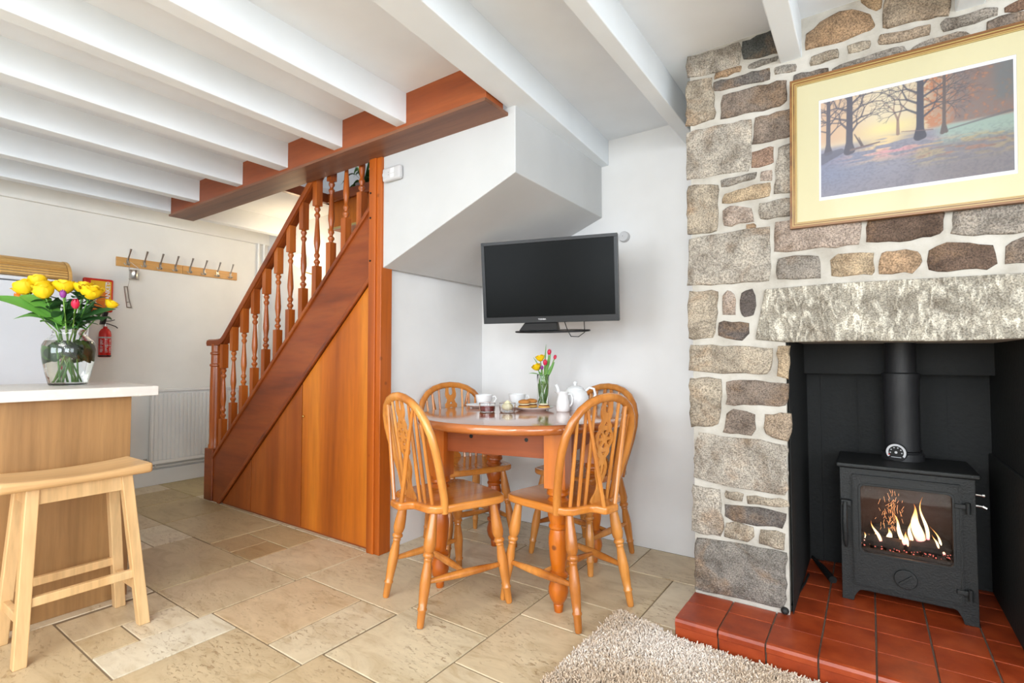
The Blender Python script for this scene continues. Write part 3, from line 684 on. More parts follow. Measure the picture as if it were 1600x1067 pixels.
for i in range(12):
    x = -3.993 + .1433 * i; zb = zt(x) - .01; z1 = zt(x) + .236; z2 = z1 + .382; ztop = zr(x) + .004
    if i == 0: ztop = 1.17
    b_ = MB(); h = .0215; y = 1.935
    b_.box(x - h, x + h, y - h, y + h, zb, z1); b_.box(x - h, x + h, y - h, y + h, z2, ztop)
    flip = False
    b_.lathe([(r, z) for r, z in BP], (x, y, z1), 12)
    wb(b_, 'baluster', M['balust'], st, smooth=True, auto=35)
    if i: # fillet blocks between the balusters under the rail
        xm = x - .072; wb(MB().prism([(x - .1433 + h, zr(x - .1433 + h) + .006), (x - h, zr(x - h) + .006), (x - h, zr(x - h) - .012), (x - .1433 + h, zr(x - .1433 + h) - .012)], y - .015, y + .015, 'xz'), 'rail_fillet', M['mahog'], st)
# corner post
wb(MB().box(-2.278, -2.222, 1.872, 1.96, 0, 2.172), 'corner_post', M['post'], st, bevel=.003)
wb(MB().box(-2.222, -2.182, 1.880, 1.96, 0, 2.172), 'corner_post', M['post'], st, bevel=.003)
for z in (1.98, 1.84, 1.6): wb(MB().tube([(-2.262, 1.873, z), (-2.262, 1.869, z)], .006, 8), 'screw_head', M['blackp'], st)
# cupboard under the stairs
cu = empty('understair_cupboard', (-3.1, 1.93, 0), 0, 'veneered cupboard fronts filling the triangle under the stairs', 'cupboard')
zb_ = lambda x: 1.488 + .909 * (x + 2.302)
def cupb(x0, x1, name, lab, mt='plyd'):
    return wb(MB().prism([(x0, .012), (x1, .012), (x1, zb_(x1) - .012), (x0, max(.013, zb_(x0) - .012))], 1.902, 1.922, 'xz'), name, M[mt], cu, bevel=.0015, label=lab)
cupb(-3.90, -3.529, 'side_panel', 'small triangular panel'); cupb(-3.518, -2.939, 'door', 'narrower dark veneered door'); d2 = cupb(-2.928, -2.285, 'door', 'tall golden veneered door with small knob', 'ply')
kn = MB().ball((0, 0, 0), .008, 8); kn.v = [(v[0] - 2.905 + 3.1, v[1] + 1.893 - 1.93, v[2] + .70) for v in kn.v]
kn.build('knob', M['brass'], d2, smooth=True)
wb(MB().box(-3.92, -2.28, 1.910, 1.95, 0, .02), 'plinth', M['mahog'], cu)
wb(MB().box(-3.54, -3.508, 1.925, 1.95, 0.01, .40), 'frame_stile', M['log'], cu); wb(MB().box(-2.95, -2.916, 1.925, 1.95, 0.01, .90), 'frame_stile', M['log'], cu)

# ---------------------------------------------------------------- left side of the room
# radiator
ra = empty('radiator', (XL, 2.2, .18), 0, 'white ribbed panel radiator on the left wall behind the newel post', 'radiator')
y0, y1 = 1.80, 2.62; m_ = MB(); n = 25; prof = []
m_.box(XL + .03, XL + .058, y0, y1, .185, .80)
wb(m_, 'panel_back', M['gloss'], ra, bevel=.008)
m_ = MB(); pp = []
w = (y1 - y0 - .03) / n
for i in range(n):
    ya = y0 + .015 + i * w
    pp += [(XL + .060, ya), (XL + .060, ya + w * .22), (XL + .072, ya + w * .36), (XL + .072, ya + w * .86)]
pp += [(XL + .060, y1 - .015), (XL + .055, y1 - .015), (XL + .055, y0 + .015)]
m_.prism(pp, .215, .765, 'xy'); wb(m_, 'ribbed_panel', M['gloss'], ra)
wb(MB().box(XL + .028, XL + .075, y0, y1, .785, .808), 'top_grille', M['gloss'], ra, bevel=.004)
wb(MB().box(XL + .055, XL + .074, y0, y1, .183, .212).box(XL + .055, XL + .074, y0, y0 + .014, .2, .79).box(XL + .055, XL + .074, y1 - .014, y1, .2, .79), 'rim', M['gloss'], ra, bevel=.003)
wb(MB().tube([(XL + .045, y0 - .04, .205), (XL + .045, y0, .205)], .011, 8).tube([(XL + .045, y0 - .03, .17), (XL + .045, y0 - .03, .235)], .013, 8), 'valve', M['chrome'], ra, smooth=True)
# coat rack
cr = empty('coat_rack', (XL, 2.02, 1.81), 0, 'wooden coat rack with eight metal hooks on the left wall', 'coat rack')
wb(MB().box(XL + .001, XL + .018, 1.546, 2.03, 1.812, 1.886), 'board', M['rackw'], cr, bevel=.002)
wb(MB().box(XL + .001, XL + .018, 2.032, 2.505, 1.812, 1.886), 'board', M['rackw'], cr, bevel=.002)
for i in range(8):
    y = 1.622 + .117 * i; h = MB()
    h.tube([(XL + .02, y, 1.86), (XL + .028, y, 1.875), (XL + .045, y + .004, 1.915), (XL + .062, y + .008, 1.955)], [.005, .006, .006, .009], 8, flat=.6)
    h.tube([(XL + .02, y, 1.868), (XL + .022, y, 1.845), (XL + .03, y, 1.828), (XL + .045, y, 1.824), (XL + .056, y, 1.838)], [.006, .006, .005, .005, .006], 8)
    h.tube([(XL + .03, y, 1.83), (XL + .034, y - .02, 1.824), (XL + .034, y - .03, 1.838)], .004, 6)
    h.box(XL + .018, XL + .023, y - .008, y + .008, 1.83, 1.878)
    wb(h, 'hook', M['chrome'], cr, smooth=True)
# tin pot and opener hanging from the first hook
tp = empty('tin_pot', (XL + .05, 1.655, 1.70), 0, 'small tin pot hanging from the first hook of the coat rack', 'tin pot')
wb(MB().lathe([(.034, 1.705), (.036, 1.71), (.033, 1.715), (.033, 1.775), (.037, 1.782), (.034, 1.785), (.03, 1.78), (.03, 1.72)], (XL + .06, 1.655, 0), 18), 'pot', M['chrome'], tp, smooth=True)
wb(MB().tube([(XL + .06, 1.62, 1.78), (XL + .056, 1.622, 1.83), (XL + .05, 1.628, 1.85), (XL + .056, 1.64, 1.84), (XL + .06, 1.69, 1.80), (XL + .06, 1.69, 1.78)], .0018, 6), 'wire_handle', M['chrome'], tp)
bo = empty('bottle_opener', (XL + .04, 1.63, 1.5), 0, 'slim steel kitchen opener dangling on a wire under the tin pot', 'opener')
wb(MB().tube([(XL + .05, 1.628, 1.71), (XL + .04, 1.62, 1.64)], .0015, 5), 'wire', M['chrome'], bo)
m_ = MB()
m_.tube([(XL + .04, 1.596, 1.645), (XL + .04, 1.608, 1.56), (XL + .04, 1.618, 1.48)], .004, 6).tube([(XL + .04, 1.618, 1.645), (XL + .04, 1.628, 1.56), (XL + .04, 1.648, 1.48)], .004, 6)
m_.tube([(XL + .04, 1.593, 1.645), (XL + .04, 1.622, 1.647)], .004, 6).tube([(XL + .04, 1.616, 1.48), (XL + .04, 1.65, 1.48)], .005, 6).tube([(XL + .04, 1.614, 1.52), (XL + .04, 1.636, 1.525)], .004, 6)
wb(m_, 'blade', M['chrome'], bo)
# fire blanket
fb = empty('fire_blanket', (XL, 1.44, 1.43), 0, 'red fire blanket box with yellow and orange label on the wall', 'fire blanket')
wb(MB().box(XL + .001, XL + .035, 1.335, 1.527, 1.43, 1.69), 'case', M['redp'], fb, bevel=.012, seg=3)
m_ = MB(); m_.m = 0; m_.box(XL + .035, XL + .0362, 1.38, 1.512, 1.45, 1.672); wb(m_, 'label_plate', M['yellow'], fb)
wb(MB().box(XL + .036, XL + .037, 1.39, 1.507, 1.455, 1.60), 'label_band', M['orange'], fb)
TM = lambda y, z: Matrix(((0, 0, 1, XL + .0372 - fb.location[0]), (0, 1, 0, y - fb.location[1]), (0, 0, 1, 0), (0, 0, 0, 1)))
def wall_text(parent, body, size, mat, x, y, z, up90=True, bold=.0):
    # text on a wall facing +X, reading upwards when up90
    if up90: mt = Matrix(((0, 0, 1, x - parent.location[0]), (0, -1, 0, y - parent.location[1]), (1, 0, 0, z - parent.location[2]), (0, 0, 0, 1)))
    else: mt = Matrix(((0, 0, 1, x - parent.location[0]), (1, 0, 0, y - parent.location[1]), (0, 1, 0, z - parent.location[2]), (0, 0, 0, 1)))
    return textmesh('lettering', body, size, mat, parent, mt, bold=bold)
wall_text(fb, 'BLANKET', .042, M['whitep'], XL + .0378, 1.49, 1.575, True, .0012)
wall_text(fb, 'FIRE', .042, M['whitep'], XL + .0378, 1.405, 1.535, True, .0012)
ic = MB().tube([(XL + .037, 1.488, 1.66), (XL + .0385, 1.488, 1.66)], .011, 14); wb(ic, 'symbol', M['whitep'], fb)
wb(MB().tube([(XL + .038, 1.488, 1.66), (XL + .0392, 1.488, 1.66)], .006, 12), 'symbol_centre', M['orange'], fb)
m_ = MB()
for k in range(6): m_.box(XL + .0368, XL + .0378, 1.425, 1.465, 1.52 + .02 * k, 1.523 + .02 * k)
wb(m_, 'fine_print', M['yellow'], fb, kind='stuff')
# extinguisher
fe = empty('fire_extinguisher', (XL + .06, 1.475, 1.07), 0, 'small red fire extinguisher with black lever mounted below the blanket box', 'fire extinguisher')
cx_, cy_ = XL + .06, 1.472
wb(MB().lathe([(.036, 1.075), (.040, 1.082), (.040, 1.255), (.036, 1.275), (.024, 1.295), (.014, 1.302), (.013, 1.315)], (cx_, cy_, 0), 24), 'cylinder', M['red'], fe, smooth=True)
wb(MB().tube([(cx_, cy_, 1.305), (cx_, cy_, 1.34)], .011, 12), 'valve', M['chrome'], fe, smooth=True)
wb(MB().tube([(cx_, cy_ - .02, 1.345), (cx_ + .01, cy_ + .02, 1.335), (cx_ + .02, cy_ + .06, 1.318), (cx_ + .02, cy_ + .075, 1.305)], .006, 8, flat=.6), 'carry_handle', M['blackp'], fe)
wb(MB().tube([(cx_, cy_ - .01, 1.355), (cx_ + .01, cy_ + .03, 1.36), (cx_ + .02, cy_ + .055, 1.37)], .005, 8, flat=.6), 'lever', M['blackp'], fe)
wb(MB().hexa([(cx_ - .02, cy_ - .035, 1.33), (cx_ + .02, cy_ - .035, 1.33), (cx_ + .02, cy_ - .005, 1.33), (cx_ - .02, cy_ - .005, 1.33), (cx_ - .02, cy_ - .015, 1.43), (cx_ + .02, cy_ - .015, 1.43), (cx_ + .02, cy_ + .015, 1.43), (cx_ - .02, cy_ + .015, 1.43)]), 'nozzle_horn', M['blackp'], fe, bevel=.004)
wb(MB().lathe([(.041, 1.078), (.042, 1.08), (.042, 1.088), (.041, 1.09)], (cx_, cy_, 0), 20), 'foot_ring', M['blackp'], fe)
def patch(r, a0, a1, z0, z1, n=8):
    m_ = MB()
    for k in range(n):
        t0, t1 = a0 + (a1 - a0) * k / n, a0 + (a1 - a0) * (k + 1) / n
        m_.add([(cx_ + r * math.cos(t), cy_ + r * math.sin(t), z) for t, z in ((t0, z0), (t1, z0), (t1, z1), (t0, z1))], [(0, 1, 2, 3)])
    return m_
wb(patch(.0405, -1.5, 1.3, 1.222, 1.234), 'label_band', M['greyp'], fe)
m_ = MB(); rr = random.Random(3)
for k in range(9):
    z = 1.21 - .012 * k
    for a in (-1.1, -.25, .45):
        l = rr.uniform(.25, .6); q = patch(.0406, a, a + l, z, z + rr.choice([.003, .006]), 4); m_.add(q.v, q.f)
wb(m_, 'label_print', M['silverp'], fe, kind='stuff')
# wall sconce
sc = empty('wall_lamp', (-4.22, YF, 1.86), 0, 'lit globe wall lamp with brass bracket behind the banisters', 'lamp')
wb(MB().ball((-4.235, 2.70, 1.955), .055, 14, (1, 1, 1.05)), 'globe_shade', M['globe'], sc, smooth=True)
m_ = MB().tube([(-4.16, 2.813, 1.85), (-4.16, 2.77, 1.835), (-4.19, 2.72, 1.85), (-4.235, 2.70, 1.90)], .006, 8).tube([(-4.16, 2.80, 1.85), (-4.12, 2.78, 1.83), (-4.10, 2.77, 1.85), (-4.12, 2.77, 1.865)], .005, 8)
wb(m_, 'bracket', M['brass'], sc, smooth=True)
wb(MB().tube([(-4.16, 2.814, 1.85), (-4.16, 2.80, 1.85)], .03, 16), 'wall_plate', M['brass'], sc, smooth=True)
# fridge with the bread bin on it
fr = empty('fridge', (-4.66, .91, 0), 0, 'tall white fridge against the left wall behind the flowers', 'fridge')
wb(MB().box(-4.955, -4.41, .60, 1.215, .02, 1.55), 'cabinet', M['enamel'], fr, bevel=.006)
wb(MB().box(-4.405, -4.355, .60, 1.218, .06, 1.548), 'door', M['enamel'], fr, bevel=.012, seg=3)
wb(MB().box(-4.955, -4.352, .598, 1.22, 1.553, 1.577), 'top_board', M['enamel'], fr, bevel=.006)
wb(MB().box(-4.355, -4.33, .63, .65, 1.0, 1.3), 'handle', M['enamel'], fr, bevel=.006)
bb = empty('bread_bin', (-4.66, .87, 1.577), 0, 'roll top wooden bread bin standing on the white fridge', 'bread bin')
arc = [(-4.44, 1.60)] + [(-4.60 + .17 * math.cos(a), 1.60 + .125 * math.sin(a)) for a in [R(8 * k) for k in range(0, 12)]]
for k in range(len(arc) - 1):
    (xa, za), (xb, zb2) = arc[k], arc[k + 1]
    if math.dist(arc[k], arc[k + 1]) < .006: continue
    d = Vector((xb - xa, 0, zb2 - za)); nn = Vector((d.z, 0, -d.x)).normalized() * .006
    sx_, sz_ = d.x * .08, d.z * .08
    vs = [(xa + sx_, .70, za + sz_), (xb - sx_, .70, zb2 - sz_), (xb - sx_ + nn.x, .70, zb2 - sz_ + nn.z), (xa + sx_ + nn.x, .70, za + sz_ + nn.z)]
    wb(MB().add(vs + [(v[0], 1.115, v[2]) for v in vs], [(0, 1, 2, 3), (7, 6, 5, 4), (0, 4, 5, 1), (1, 5, 6, 2), (2, 6, 7, 3), (3, 7, 4, 0)]), 'slat', M['bamboo'], bb, bevel=.0015, seg=1)
side = [(-4.425, 1.578)] + [(-4.60 + .18 * math.cos(a), 1.60 + .135 * math.sin(a)) for a in [R(8 * k) for k in range(0, 12)]] + [(-4.88, 1.735), (-4.88, 1.578)]
for y in (.685, 1.118): wb(MB().prism(side, y, y + .018, 'xz'), 'side_panel', M['bamboo'], bb, bevel=.002)
wb(MB().box(-4.88, -4.62, .70, 1.12, 1.715, 1.727), 'top_board', M['bamboo'], bb); wb(MB().box(-4.88, -4.45, .70, 1.12, 1.578, 1.59), 'base', M['bamboo'], bb)
# peninsula
kp = empty('kitchen_peninsula', (-3.1, -.2, 0), 0, 'oak veneered back panel of the breakfast bar beside the stool', 'kitchen unit')
wb(MB().box(-3.40, -2.757, -1.9, .932, .0, .889), 'cabinet', M['oak'], kp, bevel=.002)
wt = empty('worktop', (-3.1, -.2, .889), 0, 'pale flecked worktop slab on the oak breakfast bar', 'worktop')
wb(MB().prism([(-2.70, -1.9), (-2.70, 1.018), (-3.49, 1.11), (-3.49, -1.9)], .889, .932, 'xy'), 'slab', M['worktop'], wt, bevel=.003)
# stool
so = empty('bar_stool', (-2.53, .66, 0), 0, 'pale beech bar stool with dished oblong seat in front of the breakfast bar', 'stool')
def beam(p0, p1, w, d, m_):   # square section leg, w along x, d along y
    a, b_ = Vector(p0), Vector(p1); hw, hd = w / 2, d / 2
    return m_.hexa([(a.x - hw, a.y - hd, a.z), (a.x + hw, a.y - hd, a.z), (a.x + hw, a.y + hd, a.z), (a.x - hw, a.y + hd, a.z), (b_.x - hw, b_.y - hd, b_.z), (b_.x + hw, b_.y - hd, b_.z), (b_.x + hw, b_.y + hd, b_.z), (b_.x - hw, b_.y + hd, b_.z)])
yl, yr, xf, xb = .505, .872, -2.408, -2.66
ylt, yrt, xft, xbt = .535, .815, -2.455, -2.60
L4 = {}
for (a, at, b_, bt) in ((yl, ylt, xf, xft), (yr, yrt, xf, xft), (yl, ylt, xb, xbt), (yr, yrt, xb, xbt)):
    wb(beam((b_, a, 0), (bt, at, .60), .038, .038, MB()), 'leg', M['beech'], so, bevel=.003)
def at(z, y0_, y1_): return y0_ + (y1_ - y0_) * z / .6
for x0_, x1_, z in ((xf, xft, .205), (xb, xbt, .205)):
    x = at(z, x0_, x1_); wb(MB().box(x - .011, x + .011, at(z, yl, ylt), at(z, yr, yrt), z - .016, z + .016), 'rung', M['beech'], so, bevel=.003)
for y0_, y1_, z in ((yl, ylt, .15), (yr, yrt, .15)):
    y = at(z, y0_, y1_); wb(MB().box(at(z, xb, xbt), at(z, xf, xft), y - .011, y + .011, z - .016, z + .016), 'rung', M['beech'], so, bevel=.003)
for x in (xft - .002, xbt + .002): wb(MB().box(x - .011, x + .011, ylt, yrt, .535, .59), 'seat_rail', M['beech'], so, bevel=.002)
for y in (ylt, yrt): wb(MB().box(xbt, xft, y - .011, y + .011, .535, .59), 'seat_rail', M['beech'], so, bevel=.002)
m_ = MB(); nx, ny = 6, 14; X0, X1, Y0, Y1 = -2.665, -2.405, .435, .895
def sz(u, v): return .636 - .014 * (1 - (2 * v - 1) ** 2) 
vs = []; fs = []
for i in range(nx + 1):
    for j in range(ny + 1):
        u, v = i / nx, j / ny; vs.append((X0 + (X1 - X0) * u, Y0 + (Y1 - Y0) * v, sz(u, v)))
nt_ = len(vs); vs += [(a, b_, .594) for a, b_, c_ in vs]
for i in range(nx):
    for j in range(ny):
        k = i * (ny + 1) + j; fs.append((k, k + ny + 1, k + ny + 2, k + 1)); fs.append((nt_ + k, nt_ + k + 1, nt_ + k + ny + 2, nt_ + k + ny + 1))
for i in range(nx):
    for j in (0, ny): k = i * (ny + 1) + j; fs.append((k, k + ny + 1, nt_ + k + ny + 1, nt_ + k))
for j in range(ny):
    for i in (0, nx): k = i * (ny + 1) + j; fs.append((k, k + 1, nt_ + k + 1, nt_ + k))
wb(m_.add(vs, fs), 'seat', M['beechy'], so, bevel=.012, seg=3, smooth=True)

# ---------------------------------------------------------------- dining table and chairs
ta = empty('dining_table', (-1.427, 2.129, 0), R(11), 'round pine pedestal-legged dining table laid for cream tea', 'table')
ta['label'] = 'round varnished pine dining table on four turned legs'
TZ = .785
MB().lathe([(.47, TZ - .042), (.495, TZ - .040), (.506, TZ - .032), (.510, TZ - .020), (.507, TZ - .008), (.498, TZ - .001), (.49, TZ), (.2, TZ), (.001, TZ)], (0, 0, 0), 72).build('tabletop', M['tabletop'], ta, smooth=True, auto=50)
hl = .289
LP = [(.045, .50), (.047, .497), (.047, .487), (.036, .480), (.036, .474), (.045, .464), (.045, .452), (.034, .444), (.036, .438), (.044, .42), (.0445, .40), (.036, .372), (.034, .366), (.040, .358), (.040, .35), (.034, .342), (.041, .31), (.041, .28), (.036, .22), (.029, .175), (.028, .168), (.040, .158), (.041, .148), (.033, .138), (.033, .132), (.041, .105), (.042, .085), (.036, .06), (.024, .04), (.019, .034), (.021, .03), (.018, .004), (.016, 0)]
for sx_ in (-1, 1):
    for sy_ in (-1, 1):
        m_ = MB(); px0, py0 = sx_ * hl, sy_ * hl
        m_.box(px0 - .046, px0 + .046, py0 - .046, py0 + .046, .515, TZ - .04)
        m_.lathe([(.046, .515)] + LP, (px0, py0, 0), 24)
        m_.build('leg', M['table'], ta, smooth=True, auto=35)
for a in (-1, 1):
    MB().box(-hl, hl, a * hl - .011, a * hl + .011, TZ - .155, TZ - .042).build('apron', M['trimf'], ta, bevel=.002)
    MB().box(a * hl - .011, a * hl + .011, -hl, hl, TZ - .155, TZ - .042).build('apron', M['trimf'], ta, bevel=.002)
m_ = MB()
for x in (-.12, .15): 
    m_.tube([(x, -hl - .0115, TZ - .08), (x, -hl - .0125, TZ - .08)], .009, 10)
m_.build('plug_hole', M['blackp'], ta)

def leg_prof():
    return [(0, .014), (.03, .016), (.10, .0185), (.22, .0235), (.30, .0255), (.345, .021), (.36, .0165), (.37, .0215), (.39, .0235), (.405, .019), (.41, .0155), (.425, .0185), (.437, .0155), (.45, .0155), (.55, .021), (.63, .0225), (.74, .0195), (.83, .0165), (.84, .0195), (.85, .0195), (.86, .0165), (.98, .0145), (1, .012)]
def make_chair():
    c = empty('dining_chair', (0, 0, 0))
    half = [(0, .215), (.10, .214), (.165, .205), (.195, .188), (.208, .155), (.207, .08), (.198, -.01), (.192, -.09), (.178, -.135), (.15, -.162), (.10, -.172), (.062, -.180), (.050, -.198), (.048, -.225), (.040, -.238), (.0, -.240)]
    poly = half + [(-x, y) for x, y in half[-2:0:-1]]
    MB().prism(poly, .430, .462, 'xy').build('seat', M['seat'], c, bevel=.009, seg=3, smooth=True)
    for s in (-1, 1):
        for (tx, ty, fx, fy) in ((.135, -.125, .165, -.2), (.155, .155, .207, .205)):
            p, r = turned((s * tx, ty, .432), (s * fx, fy, 0), leg_prof()); MB().tube(p, r, 14).build('leg', M['pine'], c, smooth=True, auto=50)
        def lp(tx, ty, fx, fy, z): t = 1 - z / .432; return Vector((s * (tx + (fx - tx) * t), ty + (fy - ty) * t, z))
        a, b_ = lp(.135, -.125, .165, -.2, .165), lp(.155, .155, .207, .205, .165)
        q = [a + (b_ - a) * t for t in (0, .1, .3, .5, .7, .9, 1)]
        MB().tube(q, [.0085, .011, .0155, .0175, .0155, .011, .0085], 10).build('stretcher', M['pine'], c, smooth=True)
        L4[s] = a + (b_ - a) * .5
    q = [L4[-1] + (L4[1] - L4[-1]) * t for t in (0, .1, .3, .5, .7, .9, 1)]
    MB().tube(q, [.008, .010, .0145, .0165, .0145, .010, .008], 10).build('stretcher', M['pine'], c, smooth=True)
    hp_ = [(.174, -.03), (.182, .03), (.196, .10), (.208, .17), (.213, .235), (.208, .29), (.188, .345), (.153, .388), (.108, .416), (.054, .432), (0, .437)]
    hy = lambda v: -.095 - .125 * max(v, 0) / .437
    path = [(x, hy(v), .46 + v) for x, v in hp_] + [(-x, hy(v), .46 + v) for x, v in hp_[-2::-1]]
    MB().tube(path, .0165, 12, flat=1.1).build('back_hoop', M['pine'], c, smooth=True)
    def hz(x):
        x = abs(x); pts_ = hp_[4:]
        for (xa, va), (xb_, vb) in zip(pts_, pts_[1:]):
            if xb_ <= x <= xa: return va + (vb - va) * (xa - x) / (xa - xb_)
        return .25
    for s in (-1, 1):
        for xb_, yb_, xt in ((.068, -.150, .074), (.103, -.145, .117), (.137, -.132, .156)):
            xt *= 1.05; v = hz(xt); a = Vector((s * xb_, yb_, .455)); b_ = Vector((s * xt, hy(v), .46 + v))
            q = [a + (b_ - a) * t for t in (0, .3, .6, 1)]
            MB().tube(q, [.0075, .0085, .0078, .006], 8).build('spindle', M['pine'], c, smooth=True)
        v = hz(.125); a = Vector((s * .034, -.222, .455)); b_ = Vector((s * .125, hy(v) - .004, .46 + v))
        q = [a + (b_ - a) * t for t in (0, .3, .6, 1)]
        MB().tube(q, [.0085, .0095, .0085, .0065], 8).build('brace_spindle', M['pine'], c, smooth=True)
    # pierced wheel splat
    hw = [(0, .040), (.012, .042), (.025, .036), (.04, .022), (.06, .014), (.085, .014), (.10, .020), (.125, .030), (.15, .033), (.17, .028), (.185, .019), (.195, .018), (.205, .030), (.218, .038), (.228, .034), (.236, .036)]
    for k in range(1, 8):
        a = R(-52 + 104 * k / 8); hw.append((.277 + .052 * math.sin(a), .052 * math.cos(a)))
    hw += [(.318, .034), (.325, .037), (.335, .036), (.345, .027), (.362, .022), (.372, .028), (.385, .033), (.40, .034), (.415, .031), (.445, .028)]
    notch = [(.445, .011), (.415, .013), (.40, .012), (.392, .006), (.390, 0)]
    right = [(x, v) for v, x in hw]; fork = [(x, v) for v, x in notch]
    out = right + fork + [(-x, v) for x, v in fork[-2::-1]] + [(-x, v) for x, v in right[::-1]]
    holes = []
    for k in range(6):
        a = R(60 * k + 30); h_ = []
        for (rr_, da) in ((.016, 0), (.026, -.32), (.037, -.36), (.040, 0), (.037, .36), (.026, .32)):
            h_.append((math.cos(a + da) * rr_, .277 + math.sin(a + da) * rr_))
        holes.append(h_)
    holes.append([(0, .352), (.011, .336), (-.011, .336)][::-1]); holes.append([(0, .205), (.012, .221), (-.012, .221)])
    for s in (-1, 1): holes.append([(s * .004, .115), (s * .014, .13), (s * .018, .15), (s * .008, .168), (s * .005, .14)])
    holes.append([(0, .068), (.006, .082), (0, .105), (-.006, .082)])
    sc0 = .425 / .445; out = [(a_ * 1.05, b_ * sc0) for a_, b_ in out]; holes = [[(a_ * 1.05, b_ * sc0) for a_, b_ in h_] for h_ in holes]
    me = curve2d([out] + holes, .0045)
    for v in me.vertices:
        x, vv, d = v.co; yy = -.158 + (hy(.445) + .158) * (vv / .445); v.co = (x, yy + d, .46 + vv)
    meshobj('splat', me, M['pine'], c)
    return c
ch0 = make_chair()
chairs = [((-1.562, 1.715), -18.1, 'glossy wheelback chair at the left front of the round table, nearest the stair post'),
          ((-1.092, 2.005), 75.5, 'glossy wheelback chair at the right front of the table, foot touching the rug'),
          ((-1.925, 2.295), 246.2, 'glossy wheelback chair at the back left of the round table, facing the camera'),
          ((-1.287, 2.535), 167, 'glossy wheelback chair at the back right, mostly hidden by the chair before it')]
for i, ((x, y), rz, lab) in enumerate(chairs):
    c = ch0 if i == 0 else copy_tree(ch0)
    c.location = (x, y, 0.001); c.rotation_euler = (0, 0, R(rz)); tag(c, lab, 'chair', 'wheelback chairs round the dining table')
# ---------------------------------------------------------------- television and small wall fittings
tv = empty('television', (-1.379, 2.305, 1.466), 0, 'black flat television tilted down on a wall arm above the table', 'television')
tv.rotation_euler = (R(6.29), 0, R(16.1)); HW, HH = .3675, .220
MB().box(-HW, HW, .006, .038, -HH, HH).build('casing', M['blackp'], tv, bevel=.004)
MB().box(-HW, HW, 0, .008, HH - .017, HH).build('bezel', M['blackp'], tv, bevel=.001); MB().box(-HW, HW, 0, .008, -HH, -HH + .034).build('bezel', M['blackp'], tv, bevel=.001)
MB().box(-HW, -HW + .018, 0, .008, -HH + .034, HH - .017).build('bezel', M['blackp'], tv); MB().box(HW - .018, HW, 0, .008, -HH + .034, HH - .017).build('bezel', M['blackp'], tv)
MB().box(-HW + .018, HW - .018, .0035, .007, -HH + .034, HH - .017).build('screen', M['screen'], tv)
textmesh('lettering', 'TOSHIBA', .0105, M['silverp'], tv, Matrix(((1, 0, 0, -.195 + .16), (0, 0, -1, -.0006), (0, 1, 0, -.202), (0, 0, 0, 1))), bold=.0003)
MB().box(-.2, .2, .038, .075, -.15, .13).build('back_housing', M['blackp'], tv, bevel=.01)
MB().hexa([(-.165, -.01, -.262), (.05, -.01, -.262), (.05, .05, -.262), (-.165, .05, -.262), (-.135, .005, -.22), (.045, .005, -.22), (.045, .04, -.22), (-.135, .04, -.22)]).build('pedestal_neck', M['blackp'], tv, bevel=.004)
m_ = MB(); k0 = 0
ring = [(.01 + .205 * math.cos(a), .03 + .105 * math.sin(a)) for a in [2 * math.pi * k / 32 for k in range(32)]]
m_.prism(ring, -.272, -.263, 'xy'); m_.build('pedestal_base', M['blackp'], tv, bevel=.003)
MB().tube([(.08, .02, -.215), (.10, .0, -.262), (.12, -.01, -.295), (.16, -.01, -.297), (.19, .0, -.275), (.185, .02, -.215)], .0025, 6).build('cable', M['blackp'], tv, smooth=True)
wa = empty('television_bracket', (-1.45, 2.7, 1.47), 0, 'black metal arm holding the television off the white wall', 'bracket')
wb(MB().box(-1.52, -1.42, 2.795, 2.813, 1.37, 1.57), 'wall_plate', M['blackp'], wa, bevel=.002)
wb(MB().tube([(-1.47, 2.80, 1.47), (-1.36, 2.60, 1.47), (-1.392, 2.39, 1.465)], .014, 8), 'swing_arm', M['blackp'], wa)
ps = empty('wall_sensor', (-1.156, 2.813, 1.765), 0, 'small round white sensor on the wall right of the television', 'sensor')
wb(MB().tube([(-1.156, 2.814, 1.765), (-1.156, 2.795, 1.765), (-1.156, 2.788, 1.765)], [.031, .031, .027], 28), 'housing', M['plastic'], ps, smooth=True)
wb(MB().tube([(-1.16, 2.789, 1.768), (-1.16, 2.787, 1.768)], .002, 8), 'pinhole', M['blackp'], ps)
al = empty('gas_alarm', (-2.092, 1.893, 2.055), 0, 'white oblong gas alarm on the boxed in stair soffit by the post', 'alarm')
wb(MB().box(-2.16, -2.024, 1.862, 1.893, 2.018, 2.092), 'housing', M['plastic'], al, bevel=.012, seg=4)
m_ = MB().tube([(-2.138, 1.8625, 2.055), (-2.138, 1.860, 2.055)], .017, 20); wb(m_, 'test_button', M['plastic'], al, bevel=.001)
for z in (2.062, 2.048): wb(MB().tube([(-2.108, 1.8625, z), (-2.108, 1.8605, z)], .0025, 8), 'indicator', M['greyp'], al)
wb(MB().box(-2.092, -2.065, 1.8605, 1.8625, 2.055, 2.08).box(-2.092, -2.065, 1.8605, 1.8625, 2.030, 2.050), 'print_panel', M['gloss'], al)

